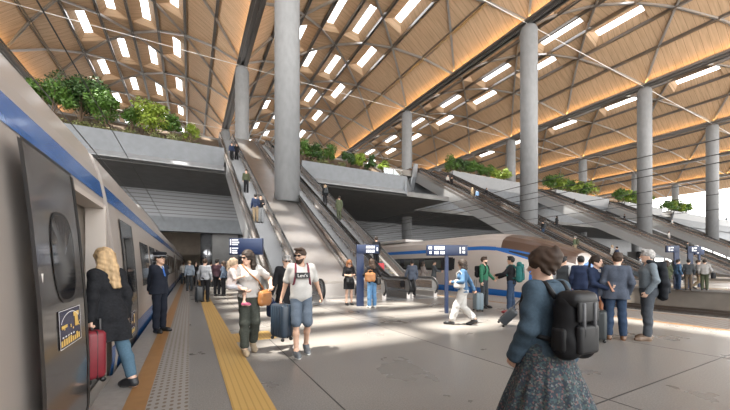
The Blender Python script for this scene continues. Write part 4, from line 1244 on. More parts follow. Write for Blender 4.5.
    def shirt_front(s, m, tie=None):
        b = MB(); k = s.k; o = .125
        b.add([s.up(-.05, .065, .485), s.up(.05, .065, .485), s.up(.0, .150, .27)], [(0,1,2)])
        p = b.build('shirt_front', m, s.root)
        if tie:
            t = MB(); t.add([s.up(-.016, .082, .48), s.up(.016, .082, .48), s.up(.022, .152, .28), s.up(0, .158, .25), s.up(-.022, .152, .28)], [(0,1,2,3,4)])
            t.build('tie', tie, s.root)
    def world(s, p): return s.root.matrix_basis @ V(p)

def at(px, py, z=0.):
    """floor point seen at a pixel of the photograph (used once, to place people on the floor)"""
    l = (px-365)/326; t = (1.5-z)*326/(py-265)
    c_, s_ = 326/math.hypot(326, 175), 175/math.hypot(326, 175)
    return V(((l*c_+s_)*t, (-l*s_+c_)*t, z))
def at_depth(px, d, z=0.):
    l = (px-365)/326; c_, s_ = 326/math.hypot(326, 175), 175/math.hypot(326, 175)
    return V(((l*c_+s_)*d, (-l*s_+c_)*d, z))
def face(p, rel): return math.atan2(-p[1], -p[0]) + math.radians(rel)
BLACKSHOE = mat('shoe_black', (.012, .012, .013), .35)
BROWNSHOE = mat('shoe_brown', (.14, .07, .035), .4)
GREYSHOE = mat('shoe_grey', (.12, .13, .14), .7)
WHITESOLE = mat('sole_white', (.6, .6, .58), .6)
WHITESH = cloth('white', (.43, .415, .395), .04)
NAVY = cloth('navy', (.018, .028, .06)); BLACK = cloth('black', (.012, .012, .014)); CHAR = cloth('charcoal', (.045, .05, .055)); GREY = cloth('grey', (.22, .23, .24))
JEANS = cloth('jeans', (.075, .135, .19), .1, 60); DENIM = cloth('denim', (.055, .11, .19), .12, 60); DJEANS = cloth('dark_jeans', (.03, .05, .09)); KHAKI = cloth('khaki', (.26, .20, .13)); OLIVE = cloth('olive', (.065, .075, .045))

# ------------------------------------------------------------------ luggage
def suitcase(label, pos, rz, w, d, h, m, handle=.0, tilt=0., grab=True, wheels=True, group=None):
    e = empty('suitcase', pos, rz); e.rotation_euler = (tilt, 0, rz); tag(e, label, 'suitcase', group)
    b = MB(); z0 = .05 if wheels else 0
    b.rbox((0, 0, z0+h/2), (w, d, h), min(.05, d*.3), 4); o = b.build('case_shell', m, e)
    g = MB()
    for x in np.linspace(-w*.36, w*.36, 5):
        g.rbox((x, d/2, z0+h/2), (w*.07, .012, h*.86), .004, 1); g.rbox((x, -d/2, z0+h/2), (w*.07, .012, h*.86), .004, 1)
    g.build('shell_rib', m, o)
    z = MB(); z.rbox((0, 0, z0+h/2), (w*1.01, .014, h*1.004), .005, 1); z.build('zip', RUBBER, o)
    if wheels:
        for sx in (-1, 1):
            for sy in (-1, 1):
                q = MB(); q.sm = True; q.tube([(sx*w*.4-.012, sy*d*.36, .028), (sx*w*.4+.012, sy*d*.36, .028)], .028, 12); q.build('wheel', RUBBER, e)
    if handle:
        q = MB(); q.tube([(-w*.22, -d*.38, z0+h), (-w*.22, -d*.38, z0+h+handle), (w*.22, -d*.38, z0+h+handle), (w*.22, -d*.38, z0+h)], .011, 6)
        q.build('pull_handle', mat('handle_grey', (.08,.08,.085), .35, .5), e)
    if grab:
        q = MB(); q.tube([(-.07, 0, z0+h), (-.06, 0, z0+h+.03), (.06, 0, z0+h+.03), (.07, 0, z0+h)], .011, 6); q.build('grab_handle', RUBBER, e)
    return e
def bag(name, label, pos, rz, w, d, h, m, cat='bag', strap=None, handle=.0, flap=None, tiltx=0.):
    e = empty(name, pos, rz); e.rotation_euler = (tiltx, 0, rz); tag(e, label, cat)
    F = SDF((-w*.7, -d*.9, -.03), (w*.7, d*.9, h+.05), .012)
    for sx in (-1, 1):
        for q in (.22, .5, .8):
            F.ell((sx*w*.22, 0, h*q), (w*.30, d*.5, h*.27), .05)
    F.wrinkle(.003, 30., pos[0]); F.plane((0,0,0.0), (0,0,1))
    F.mesh('bag_body', m, e)
    if flap:
        b = MB(); b.rbox((0, d*.40, h*.66), (w*.86, d*.30, h*.5), .03, 3); b.build('flap', flap, e)
    if handle:
        b = MB(); b.sm = True; b.tube([(-w*.25, 0, h*.9), (-w*.2, 0, h+handle*.8), (0, 0, h+handle), (w*.2, 0, h+handle*.8), (w*.25, 0, h*.9)], .012, 8); b.build('handle', m, e)
    if strap:
        b = MB(); b.sm = True; b.tube([e.matrix_basis.inverted() @ V(p) for p in strap], .012, 6); b.build('strap', m, e)
    return e
def backpack(label, P, m, w=.32, d=.17, h=.44, zc=.27, straps=True, m2=None, front_straps=None, roll=False):
    """hangs on the back of a person"""
    e = empty('backpack', P.root.location, P.root.rotation_euler.z); tag(e, label, 'backpack')
    R = P.R; k = P.k
    c = P.up(0, -(.115+d/2+.02), zc)
    F = SDF(c-V((w,w,h*.8)), c+V((w,w,h*.8)), min(P.vox, .012))
    up = R @ V((0,0,1)); rt_ = R @ V((1,0,0)); fw = R @ V((0,1,0))
    for sx in (-1, 1):
        F.cone(c+rt_*sx*w*.28-up*h*.33, c+rt_*sx*w*.24+up*h*.30, d*.52, d*.46, .06)
    F.wrinkle(.004, 30., 1.)
    b = F.mesh('pack_body', m, e)
    mm = m2 or m
    q = MB(); q.rbox(c - fw*(d*.55) - up*h*.18, (w*.72, d*.3, h*.42), .04, 3, R); q.build('front_pocket', mm, e)
    q = MB(); q.rbox(c + up*h*.38 - fw*d*.14, (w*.90, d*1.0, h*.26), .05, 3, R); q.rbox(c + up*h*.22 - fw*d*.58, (w*.74, d*.14, h*.30), .02, 2, R); q.build('lid', mm, e)
    for sx in (-1, 1):
        q = MB(); q.rbox(c + rt_*sx*w*.52 - up*h*.2, (w*.16, d*.6, h*.36), .03, 2, R); q.build('side_pocket', mm, e)
    for sx in (-1, 1):
        q = MB(); q.rbox(c - fw*(d*.62) + rt_*sx*w*.2 + up*h*.10, (.025, d*.16, h*.5), .006, 1, R); q.build('buckle_strap', mat('pack_webbing', (.05,.05,.055), .5), e)
    if roll:
        q = MB(); q.sm = True; q.tube([c+up*h*.52-rt_*w*.5, c+up*h*.52+rt_*w*.5], .06, 14); q.build('top_roll', mm, e)
    if straps:
        o = .04
        for i, sx in ((0, -1), (1, 1)):
            q = MB(); q.sm = True
            q.tube([P.up(sx*.09, -.15, .40), P.up(sx*.093, -.07, .505), P.up(sx*.095, .02, .515), P.up(sx*.10, .10, .44), P.up(sx*.105, .13, .33), P.up(sx*.13, .10, .20), P.up(sx*.15, -.02, .12), P.up(sx*.10, -.15, .10)], [.018]*8, 8)
            q.build('shoulder_strap', front_straps or mm, e)
    return e
# ------------------------------------------------------------------ the people near the camera
def look(P, top=None, tr=None, shoes=BLACKSHOE, hair=('short', 'brown'), hem=-.04, sleeve=1., o=.018, name='shirt', frac=.95, flare=0., L=0., tr_o=.014, ro=(.004, .008, .016), trname='trousers', vneck=False, wr=.004):
    if tr: P.trousers(trname, tr, tr_o, frac, ro)
    if top: P.top(name, top, o, sleeve, hem, flare, vneck=vneck, wr=wr)
    P.shoes(shoes); P.hair(hair[0], hair[1], L)
    return P
def suit(P, m, shirt=WHITESH, tie=None, hair=('short', 'dark'), shoes=BLACKSHOE, tr=None, hem=-.13):
    look(P, m, tr or m, shoes, hair, hem, 1., .024, 'jacket', .95, .02, vneck=True)
    P.shirt_front(shirt, tie); P.collar(shirt)
    return P
# woman in denim jacket and patterned skirt, close on the right
p = at_depth(552, 2.28)
w = Person('woman in denim jacket and long patterned skirt walking past close by', p, face(p, 234), 1.63, True, .008, feet=[(-.09, .22, 0, .02), (.09, -.12, 0, .05)], head=(20, -8), hands=[(-.20, .16, .92), (.24, .02, .86)], skin='light')
w.top('denim_jacket', cloth('jacket_denim', (.045, .07, .095), .14, 60), .026, 1., -.02, wr=.006, sr=(.056, .050, .042))
def skirt_mat():
    m = bpy.data.materials.new('patterned_skirt'); m.use_nodes = True; nt = m.node_tree; b = nt.nodes['Principled BSDF']; b.inputs['Roughness'].default_value = .9
    tc = nt.nodes.new('ShaderNodeTexCoord'); vo = nt.nodes.new('ShaderNodeTexVoronoi'); vo.inputs['Scale'].default_value = 85
    r = nt.nodes.new('ShaderNodeValToRGB'); r.color_ramp.interpolation = 'CONSTANT'
    cols = [(.0, (.11, .115, .115)), (.18, (.02, .03, .045)), (.36, (.035, .06, .065)), (.52, (.11, .06, .06)), (.60, (.025, .03, .035)), (.80, (.07, .08, .07))]
    el = r.color_ramp.elements
    el[0].position, el[0].color = 0, (*cols[0][1], 1); el[1].position, el[1].color = cols[1][0], (*cols[1][1], 1)
    for q, c in cols[2:]: x = el.new(q); x.color = (*c, 1)
    nt.links.new(tc.outputs['Object'], vo.inputs[0]); nt.links.new(vo.outputs['Color'], r.inputs[0]); nt.links.new(r.outputs[0], b.inputs['Base Color'])
    return m
w.skirt('long_skirt', skirt_mat(), -.74, .25, .014, .022, 12)
w.collar(MATS['cloth_jacket_denim'])
w.hair('updo', 'brown'); w.shoes(BLACKSHOE)
backpack('black flap backpack with webbing straps worn over a denim jacket', w, mat('pack_black', (.009, .009, .010), .6, 0, .2, 20, spec=.15), .27, .16, .44, .22, m2=mat('pack_black_shiny', (.010, .010, .011), .5, spec=.25))

# man in white printed shirt
p = at(302, 352)
w = Person('bearded man in sunglasses, white printed T-shirt and blue shorts walking with a suitcase', p, face(p, 8), 1.80, False, .009, feet=[(-.06, .05, 4, .05), (.13, .26, 6, 0)], hands=[(-.33, -.04, .92), (.35, .02, .86)], head=(-38, -4), skin='tan', curl=(.6, 1.1))
w.trousers('shorts', cloth('shorts', (.10, .125, .16), .1), .012, .47, (.02, 0, 0))
w.top('t_shirt', WHITESH, .032, .40, -.095, sleeve_o=.022)
w.shoes(GREYSHOE, .012, sole=WHITESOLE); w.hair('short', 'brown'); w.beard('brown'); w.glasses()
m = MB()
lg = lambda u, v, o: w.up(u, .105 + .055*math.sqrt(max(0, 1-(u/.2)**2)) + o, .33 + v)
for i in range(8):
    u0, u1 = -.115+.23*i/8, -.115+.23*(i+1)/8
    m.quad(lg(u0, -.045, .005), lg(u1, -.045, .005), lg(u1, .045, .005), lg(u0, .045, .005))
logo = m.build('shirt_print', mat('print_black', (.012,.012,.013), .6), w.root, fix=False)
tm = text("Levi's", .074, 'lettering', mat('print_white', (.75,.74,.72), .6), logo, (0,0,0), (0,0,0), 'CENTER', .001)
for v in tm.data.vertices: v.co = lg(-v.co.x, v.co.y-.004, .011 + v.co.z)
backpack('burgundy backpack of the man in the white printed T-shirt', w, cloth('burgundy', (.15, .03, .045)), .28, .12, .42, .27)
hp = w.world(w.W[1] + V((0,.02,-.08)))
suitcase('navy suitcase carried by the bearded man in shorts', (hp.x, hp.y, hp.z-.60), face(p, 8)+.5, .38, .22, .55, mat('case_navy', (.02, .033, .05), .35), .0, 0., True, True)

# woman holding a child
p = at(247, 351)
mom = Person('woman in sunglasses and white top carrying a small child on her arm', p, face(p, 12), 1.77, True, .009, feet=[(-.10, .0, 0, .05), (.08, .20, 0, 0)], hands=[(-.34, .26, 1.10), (.12, .30, 1.08)], head=(-60, -6), skin='light', elbow=[(-1, -.5, -.5), (1, -.3, -.5)], curl=(.8, .5), palm=((.6, .5, .4), (0, -.3, 1)))
look(mom, WHITESH, cloth('trouser_green', (.055, .06, .05), .2), mat('sandal_tan', (.35, .27, .18), .5), ('long', 'dark'), -.03, .36, .034, 'top', .92, L=.22, tr_o=.014, ro=(.008, .014, .02)); mom.glasses()
hp = mom.up(-.24, .10, -.04)
wp = mom.world(hp)
bag('crossbody_bag', 'tan leather crossbody bag at the hip of the woman with the child', (wp.x, wp.y, wp.z-.14), mom.root.rotation_euler.z+.5, .26, .11, .26, mat('leather_tan', (.30, .12, .035), .45), 'handbag',
    strap=[mom.world(mom.up(-.22, .09, .10)), mom.world(mom.up(-.12, .16, .25)), mom.world(mom.up(.02, .155, .38)), mom.world(mom.up(.12, .04, .53)), mom.world(mom.up(.14, -.08, .48)), mom.world(mom.up(-.02, -.17, .25)), mom.world(mom.up(-.2, -.08, .08))], flap=mat('leather_tan_flap', (.34, .15, .05), .4))
cpos = mom.world(V((.28, .15, 0)))
ch = Person('small fair-haired child in a pale top carried on the arm of the woman in sunglasses', (cpos.x, cpos.y, 0), mom.root.rotation_euler.z + PI/2 + math.radians(75), .92, False, .008, feet=[(-.09, .16, 0, 0, .86), (.09, .20, 0, 0, .83)], pelvis=(0, 0, 1.17), hands=[(-.16, .30, 2.6), (.13, .34, 2.5)], head=(30, 0), skin='light', hs=1.35, lean=4)
look(ch, cloth('child_top', (.55, .48, .46)), cloth('child_shorts', (.45, .44, .46)), mat('child_shoe', (.5, .12, .2), .6), ('tail', 'fair'), -.06, .5, .022, 'top', .42)
# older man behind
p = at_depth(286, 7.1)
w = Person('grey-haired man in a black coat with a white shirt, walking behind the couple', p, face(p, 10), 1.74, False, .012, feet=[(-.1, .1, 0, 0), (.1, -.1, 0, .03)], hands=[(-.3, .02, .86), (.33, .05, .84)], head=(8, -12), skin='light')
look(w, BLACK, CHAR, BLACKSHOE, ('short', 'grey'), -.35, 1., .03, 'coat', flare=.04, vneck=True); w.shirt_front(WHITESH); w.glasses()
hp = w.world(w.W[1]+V((0,.02,-.08)))
bag('tote_bag', 'navy tote bag in the hand of the grey-haired man in black', (hp.x, hp.y, hp.z-.42), p.x, .34, .12, .32, cloth('bag_navy', (.02,.035,.09)), 'bag', handle=.09)

# woman stepping into the train
w = Person('woman with long blond hair in a black coat and jeans stepping into the train', (-.885, 5.02, 0), math.radians(134), 1.76, True, .008, feet=[(-.05, .46, 0, 0, -.04), (.08, -.30, 0, .02)], pelvis=(.02, .03, .94), hands=[(-.23, -.04, .82), (.22, .0, .86)], head=(14, -10), skin='light', curl=(1.1, .6), lean=4)
w.trousers('jeans', JEANS, .013, .93, (.002, .006, .008))
w.top('coat', cloth('coat_black', (.014, .015, .018), .3), .024, 1., -.36, .035, wr=.006, sr=(.048, .042, .036))
w.shoes(mat('sneaker_black', (.02, .022, .026), .5), .014, sole=mat('sole_dark', (.08,.08,.08), .6)); w.hair('long', 'blond', .26)
hp = w.world(w.W[0]+V((0,.02,-.08)))
suitcase('red suitcase held by the blond woman at the train door', (hp.x, hp.y, hp.z-.64), math.radians(128), .36, .20, .55, mat('case_red', (.17, .012, .022), .4, 0, .1, 8), .12)

# conductor
p = at(159, 332)
w = Person('train conductor in a dark uniform and peaked cap waiting beside the train', p, face(p, 42), 1.78, False, .010, feet=[(-.10, 0, 12, 0), (.10, .03, -12, 0)], hands=[(-.05, -.20, .93), (.06, -.21, .90)], head=(14, 0), elbow=[(-1, -.3, 0), (1, -.3, 0)], skin='tan')
suit(w, cloth('uniform', (.012, .015, .024)), WHITESH, mat('tie_blue', (.02, .10, .36), .5), ('short', 'dark'))
m = MB(); m.sm = True
c = w.hd(0, 0, 0); vs0 = len(m.v)
m.lathe([(.104, .050), (.106, .085), (.112, .095), (.135, .125), (.138, .135), (.11, .155), (.02, .165)], (0,0,0), 24)
m.v = [tuple(w.hd(x/w.k, (y*1.12)/w.k - .01, z/w.k)) for x, y, z in m.v]
cap = m.build('cap', cloth('cap_black', (.012,.013,.017)), w.root)
m = MB(); m.sm = True
pk = [w.hd(.10*math.sin(a), .07 + .105*math.cos(a), .052 - .03*math.cos(a)) for a in np.linspace(-1.35, 1.35, 13)]; inn = [w.hd(.098*math.sin(a), .02 + .09*math.cos(a), .066) for a in np.linspace(-1.35, 1.35, 13)]
m.add(pk + inn, [(i, i+1, 14+i, 13+i) for i in range(12)]); m.build('cap_peak', mat('patent_black', (.008,.008,.009), .15), cap)
m = MB(); m.sm = True; m.lathe([(.1068/1, .052), (.1075, .08)], (0,0,0), 24, cap=False); m.v = [tuple(w.hd(x/w.k, (y*1.13)/w.k-.01, z/w.k)) for x, y, z in m.v]; m.build('cap_band', mat('band_grey', (.25,.25,.27), .5), cap)

# woman in white trousers with suitcase
p = at(463, 325)
w = Person('woman in denim shirt and wide white trousers striding with a small black suitcase', p, face(p, 262), 1.70, True, .010, feet=[(-.06, .27, 0, 0), (.06, -.27, 0, .07)], hands=[(-.22, .22, 1.10), (.28, -.26, .86)], head=(-8, -10), skin='mid', curl=(.8, 1.2))
look(w, DENIM, WHITESH, BLACKSHOE, ('bob', 'dark'), -.08, 1., .026, 'shirt', .90, .01, .02, .014, (.012, .024, .034))
hp = w.world(w.W[1] + V((0,0,-.07)))
q = hp + (V((math.cos(face(p, 262)), math.sin(face(p, 262)), 0)))*-.62
e = suitcase('small black suitcase tilted and pulled by the woman in white trousers', (q.x, q.y, .05), face(p, 262)+PI/2, .34, .20, .44, mat('case_black', (.02, .025, .03), .35), .46, math.radians(-42))
wp = w.world(w.up(-.24, .06, .18))
bag('shoulder_bag', 'white shoulder bag under the arm of the woman in white trousers', (wp.x, wp.y, wp.z-.14), w.root.rotation_euler.z+PI/2, .26, .10, .20, cloth('bag_white', (.40,.39,.38)), 'handbag', handle=.22)

# two men talking by the streamlined train
p = at(484, 308)
w = Person('bearded man in a green sweater facing the man with the teal backpack', p, face(p, 62), 1.80, False, .012, feet=[(-.1, .03, 5, 0), (.1, -.03, -5, 0)], hands=[(-.25, .22, .98), (.31, .08, .84)], head=(22, 0), skin='light')
look(w, cloth('sweater_green', (.03, .13, .075)), CHAR, BLACKSHOE, ('short', 'brown'), -.06, 1., .022, 'sweater'); w.beard('brown')
backpack('dark backpack of the man in the green sweater', w, BLACK, .30, .14, .42, .26)
q = at(478, 311); suitcase('upright pale blue suitcase in front of the man in the green sweater', q, face(q, 20), .38, .24, .55, mat('case_steel', (.16, .21, .24), .35), .42)
p = at(511, 313)
w = Person('dark-haired man in black with a teal backpack, gesturing beside the train nose', p, face(p, 262), 1.78, False, .012, feet=[(-.1, .05, 10, 0), (.1, -.05, -5, 0)], hands=[(-.12, .40, 1.16), (.10, .36, 1.08)], head=(-5, 0), skin='mid', elbow=[(-1, -1, -.6), (1, -1, -.6)])
look(w, BLACK, DJEANS, mat('shoe_red', (.22, .03, .035), .5), ('short', 'black'), -.08, 1., .022, 'sweater', .90)
backpack('large teal backpack of the gesturing man in black', w, cloth('pack_teal', (.02, .105, .10)), .32, .20, .56, .26, roll=True)

# business group
p = at(596, 337)
w = Person('smiling dark-haired woman in a navy skirt suit holding papers', p, face(p, 48), 1.70, True, .010, feet=[(-.09, .03, 0, .03), (.09, -.03, 0, .03)], hands=[(-.10, .30, 1.12), (.02, .27, 1.06)], head=(22, -2), skin='light', elbow=[(-1, -1, -.6), (1, -1, -.6)])
w.skirt('skirt', NAVY, -.45, .0, .016, top=.06); w.top('jacket', NAVY, .024, 1., -.06, vneck=True); w.shirt_front(WHITESH); w.hair('tail', 'dark', .1); w.shoes(BLACKSHOE)
b = MB(); c_ = w.world(w.up(-.05, .34, .13)); b.rbox((0,0,0), (.16, .015, .22), .004, 1); o = b.build('folder', mat('folder_tan', (.35,.17,.10), .5), None, c_); o.rotation_euler = (.5, 0, w.root.rotation_euler.z); tag(o, 'small brown folder held by the woman in the navy skirt suit', 'folder')
p = at(616, 340)
w = Person('man in a slate blue blazer and dark jeans seen from behind in the talking trio', p, face(p, 190), 1.76, False, .010, feet=[(-.12, 0, 10, 0), (.12, .02, -10, 0)], hands=[(-.27, .03, .86), (.22, .10, .93)], head=(-14, -4), skin='light', leanx=2)
look(w, cloth('blazer_slate', (.062, .074, .10)), DJEANS, BROWNSHOE, ('short', 'brown'), -.15, 1., .028, 'blazer', flare=.025); w.collar(WHITESH)
q = at(599, 341); suitcase('upright dark suitcase between the navy suited woman and the slate blazer', q, face(q, 0), .36, .24, .56, mat('case_dark', (.03, .036, .038), .4), .10)
hp = w.world(w.W[0]+V((0,.02,-.08)))
bag('document_bag', 'brown leather bag hanging from the hand of the man in the slate blazer', (hp.x, hp.y, hp.z-.30), face(p, 20), .24, .07, .24, mat('leather_brown', (.22, .085, .035), .45), 'bag', handle=.07)
p = at(648, 340)
w = Person('grey-haired man in a grey shirt and charcoal trousers with a hand in his pocket', p, face(p, 290), 1.82, False, .010, feet=[(-.13, .06, 8, 0), (.12, -.05, -6, 0)], hands=[(-.20, .08, .93), (.22, .18, 1.30)], head=(-14, 0), skin='light', elbow=[(-1, -.8, 0), (1, -.4, -.6)])
look(w, cloth('shirt_grey', (.15, .18, .205)), cloth('trouser_charcoal', (.06, .068, .08)), mat('shoe_taupe', (.19, .13, .09), .5), ('short', 'grey'), .03, 1., .02, 'shirt')
# jacket carried over the shoulder
jk = empty('suit_jacket', w.root.location, w.root.rotation_euler.z); tag(jk, 'black suit jacket slung over the shoulder of the grey-shirted man', 'jacket')
a, b_ = w.up(-.06, -.05, .50), w.up(-.10, -.24, .0)
F = SDF((-.6, -.7, .4), (.6, .5, 1.8), .014)
F.cone(w.up(-.13, .02, .535), w.up(-.10, -.16, .47), .045, .07, .04); 
for dx in (-.10, -.02, .06):
    F.cone(w.up(dx-.04, -.17, .48), w.up(dx-.05, -.20, .12), .06, .07, .05); F.cone(w.up(dx-.05, -.20, .12), w.up(dx-.04, -.20, -.16+abs(dx)*.4), .07, .055, .05)
F.wrinkle(.009, 26., 2.); F.mesh('jacket_body', cloth('jacket_black', (.016, .018, .022)), jk)
F = SDF((-.6, -.7, .4), (.6, .5, 1.8), .014)
F.cone(w.up(-.02, -.24, .40), w.up(-.05, -.29, -.02), .05, .04, .03); F.wrinkle(.006, 30, 1.); F.mesh('jacket_sleeve', MATS['cloth_jacket_black'], jk)
# two men behind the trio
p = at_depth(563, 9.6)
w = Person('man in a dark grey vest and pale shirt seen from behind near the train nose', p, face(p, 165), 1.76, False, .013, head=(-30, 0), skin='tan')
w.trousers('trousers', GREY, .016); w.top('shirt', cloth('shirt_pale', (.40,.42,.44)), .016, 1., -.02); w.top('vest', CHAR, .028, 0, .0); w.hair('short', 'black'); w.shoes(BLACKSHOE)
p = at_depth(581, 8.9)
w = Person('man in a dark navy suit standing with his back turned, left of the trio', p, face(p, 178), 1.76, False, .013, head=(10, -6), skin='mid'); suit(w, cloth('suit_navy', (.014, .022, .05)), hair=('short', 'black'))
p = at_depth(650, 12.5)
# women by the middle sign
p = at(349, 305)
w = Person('long-haired woman in a black dress looking down at her phone', p, face(p, 18), 1.72, True, .012, hands=[(-.07, .28, 1.15), (.09, .27, 1.13)], head=(5, -26), skin='light', elbow=[(-1, -1, -.5), (1, -1, -.5)])
w.skirt('dress_skirt', BLACK, -.36, .03, .03); w.top('dress_top', BLACK, .024, .55, -.03); w.hair('long', 'ginger', .16); w.shoes(BLACKSHOE); w.glasses()
wp = w.world(w.up(.02, .17, .0)); bag('shoulder_bag', 'black bag hanging before the woman in the black dress', (wp.x, wp.y, wp.z-.14), w.root.rotation_euler.z, .28, .1, .22, mat('leather_black', (.012,.012,.013), .35), 'handbag', handle=.15)
b = MB(); b.rbox((0,0,0), (.075, .012, .15), .004, 1); o = b.build('phone', RUBBER, None, w.world(w.up(.0, .32, .22))); o.rotation_euler = (-.7, 0, w.root.rotation_euler.z); tag(o, 'phone in the hands of the woman in the black dress', 'phone')
p = at(372, 308)
w = Person('young traveller in a black sweater and blue jeans with a tan and black bag', p, face(p, 205), 1.72, True, .012, hands=[(-.16, .26, 1.14), (.26, .12, 1.0)], head=(18, -10), skin='light', elbow=[(-1, -1, -.4), (1, -1, -.3)])
look(w, BLACK, cloth('jeans_blue', (.10, .21, .36), .2), WHITESOLE, ('long', 'brown'), -.08, 1., .024, 'sweater', .95, L=.10, tr_o=.016, ro=(.006,.012,.02))
wp = w.world(w.up(-.16, -.20, .10)); bag('duffel_bag', 'tan and black duffel bag on the back of the traveller in jeans', (wp.x, wp.y, wp.z-.12), w.root.rotation_euler.z+.2, .40, .20, .30, mat('leather_orange', (.36, .16, .06), .5), 'bag', flap=mat('leather_black2', (.02,.018,.016), .5), handle=.10)
wp = w.world(w.up(.22, -.1, -.02)); bag('shoulder_bag', 'small dark bag at the side of the traveller in jeans', (wp.x, wp.y, wp.z-.12), w.root.rotation_euler.z+.9, .28, .14, .26, mat('leather_black2', (.02,.018,.016), .5), 'bag', handle=.08)
# three by the train windows
p = at(412, 298)
w = Person('man in a blue-grey blazer with a black bag walking toward the train windows', p, face(p, 185), 1.76, False, .014, feet=[(-.1, .1, 0, 0), (.1, -.1, 0, .03)], skin='mid', hands=[(-.32, .05, .86), None])
look(w, cloth('blazer_slate', (.062, .074, .10)), BLACK, BLACKSHOE, ('short', 'black'), -.14, 1., .026, 'blazer', flare=.02)
hp = w.world(w.W[0]); bag('briefcase', 'black bag carried by the man in the blue-grey blazer', (hp.x, hp.y, hp.z-.42), face(p, 90), .42, .14, .30, BLACK, 'bag', handle=.06)
p = at(423, 292)
w = Person('woman in a long grey coat in front of the train windows', p, face(p, 120), 1.70, True, .016, hands=[(-.08, .26, 1.1), (.1, .26, 1.1)], skin='mid'); look(w, cloth('coat_taupe', (.15, .13, .12)), CHAR, BLACKSHOE, ('bob', 'dark'), -.38, 1., .03, 'coat', flare=.03, L=.03)
p = at(434, 292)
w = Person('man in a dark suit holding up a paper before the train windows', p, face(p, 95), 1.76, False, .016, hands=[(-.1, .40, 1.16), (.1, .36, 1.12)], skin='mid', elbow=[(-1,-1,-.6), (1,-1,-.6)]); suit(w, CHAR, hair=('short', 'black'))

# ------------------------------------------------------------------ far group at the left, under the concourse
g = 'travellers far along the platform'
def far(px, py, rel, label, h, fem, top, tr, hair, hem=-.08, L=.06, **k):
    p = at(px, py); vx = .018
    w = Person(label, p, face(p, rel), h, fem, vx, group=g, **k)
    return look(w, top, tr, BLACKSHOE, hair, hem, 1., .022, 'jacket', L=L, wr=.003)
far(205, 302, 165, 'man in a light grey jacket with black trousers beside an upright black suitcase', 1.76, False, cloth('jacket_lightgrey', (.28,.29,.31)), BLACK, ('short', 'brown'), -.08, hands=[(-.28, .10, .92), None])
q = at(199, 302); suitcase('upright black suitcase with raised handle at the end of the yellow strip', q, face(q, 10), .40, .26, .60, mat('case_black', (.02, .025, .03), .35), .42)
far(189.5, 291, 190, 'man in a pale blue-grey shirt near the train, far along the platform', 1.76, False, cloth('shirt_bluegrey', (.22,.26,.31)), CHAR, ('short', 'fair'))
far(217, 296, 150, 'man in a dark maroon jacket standing with a woman under the concourse', 1.80, False, cloth('jacket_maroon', (.045,.022,.03)), BLACK, ('short', 'black'))
far(223.5, 296, 250, 'woman in a grey-blue top beside the man in the maroon jacket', 1.70, True, cloth('top_blue', (.10,.13,.18)), BLACK, ('long', 'brown'), -.06, .12)
wq = at(228, 295); bag('shoulder_bag', 'black bag beside the couple under the concourse', (wq.x, wq.y, .78), 1., .5, .2, .36, BLACK, 'bag', handle=.2)
far(211, 287, 190, 'figure in dark clothes farther under the concourse, behind the grey jacket', 1.72, False, BLACK, CHAR, ('short', 'dark'))
far(196, 286, 10, 'figure in black facing the camera far down the platform by the train', 1.72, True, BLACK, BLACK, ('bob', 'dark'))
far(231, 287, 30, 'woman in a tan coat standing near the lift core', 1.70, True, KHAKI, CHAR, ('long', 'dark'), -.3, .1)
far(183.5, 284, 180, 'distant traveller in a white top beside the train', 1.72, False, WHITESH, CHAR, ('short', 'brown'))
far(218, 284, 10, 'distant traveller in grey at the lift core', 1.74, False, GREY, BLACK, ('short', 'dark'))

# ------------------------------------------------------------------ people riding the escalators
def rider(px, py, up, label, h, fem, top, tr, hair, hem=-.06, L=.08, group='people on the escalators', **k):
    l = (px-365)/326; c_, s_ = 326/math.hypot(326, 175), 175/math.hypot(326, 175)
    rx, ry, rz = l*c_+s_, -l*s_+c_, (265-py)/326
    t = (-YS*TAN-1.5)/(rz-ry*TAN); z = 1.5+rz*t
    if z > zf-.3 or t < 0: t = (zf-1.5)/rz
    X, y = rx*t, ry*t
    lanes = [q+DX*kk for kk in range(4) for q in (3.85, 7.96, 9.5)]
    c0 = min(lanes, key=lambda q: abs(q-X)); x = max(c0-.33, min(c0+.33, X))
    if z > zf-.3: z = zf + .013; x = X
    else:
        i = math.floor((y-(YS-.3))/.40); z = (i+.55)*.40*TAN + .003; y = (YS-.3) + (i+.55)*.40
    w = Person(label, (x, y, z), PI/2 if up else -PI/2, h, fem, .020, feet=[(-.10, -.05, 0, 0), (.10, -.05, 0, 0)], group=group, **k)
    return look(w, top, tr, BLACKSHOE, hair, hem, 1., .022, 'jacket', L=L, wr=.003)
rider(230.5, 163, False, 'man in dark blue riding down near the top of the left escalator', 1.78, False, NAVY, BLACK, ('short', 'dark'))
rider(237, 163, False, 'woman in black riding beside the man in dark blue at the escalator top', 1.70, True, BLACK, BLACK, ('long', 'dark'))
rider(246, 195, False, 'man in an olive jacket halfway up the left escalator', 1.78, False, OLIVE, BLACK, ('short', 'dark'))
rider(251, 227, True, 'man in dark jacket and khaki trousers riding up the left escalator', 1.78, False, NAVY, KHAKI, ('short', 'black'))
w = rider(261, 227, False, 'man in a black shirt and grey trousers coming down the left escalator', 1.78, False, BLACK, GREY, ('short', 'black'), hands=[(-.1, .3, 1.15), (.25, .1, 1.0)])
w = rider(325, 209, True, 'woman with a black backpack riding up the right escalator', 1.74, True, BLACK, BLACK, ('bob', 'fair')); backpack('black backpack of the woman riding up the right escalator', w, CHAR, .32, .16, .46, .26)
rider(338, 222, True, 'man in an olive coat riding up behind the woman with the backpack', 1.80, False, OLIVE, OLIVE, ('short', 'dark'), -.3)
w = rider(375, 271, True, 'man in a black coat at the foot of the right escalator with red luggage', 1.82, False, BLACK, BLACK, ('short', 'dark'), -.2)
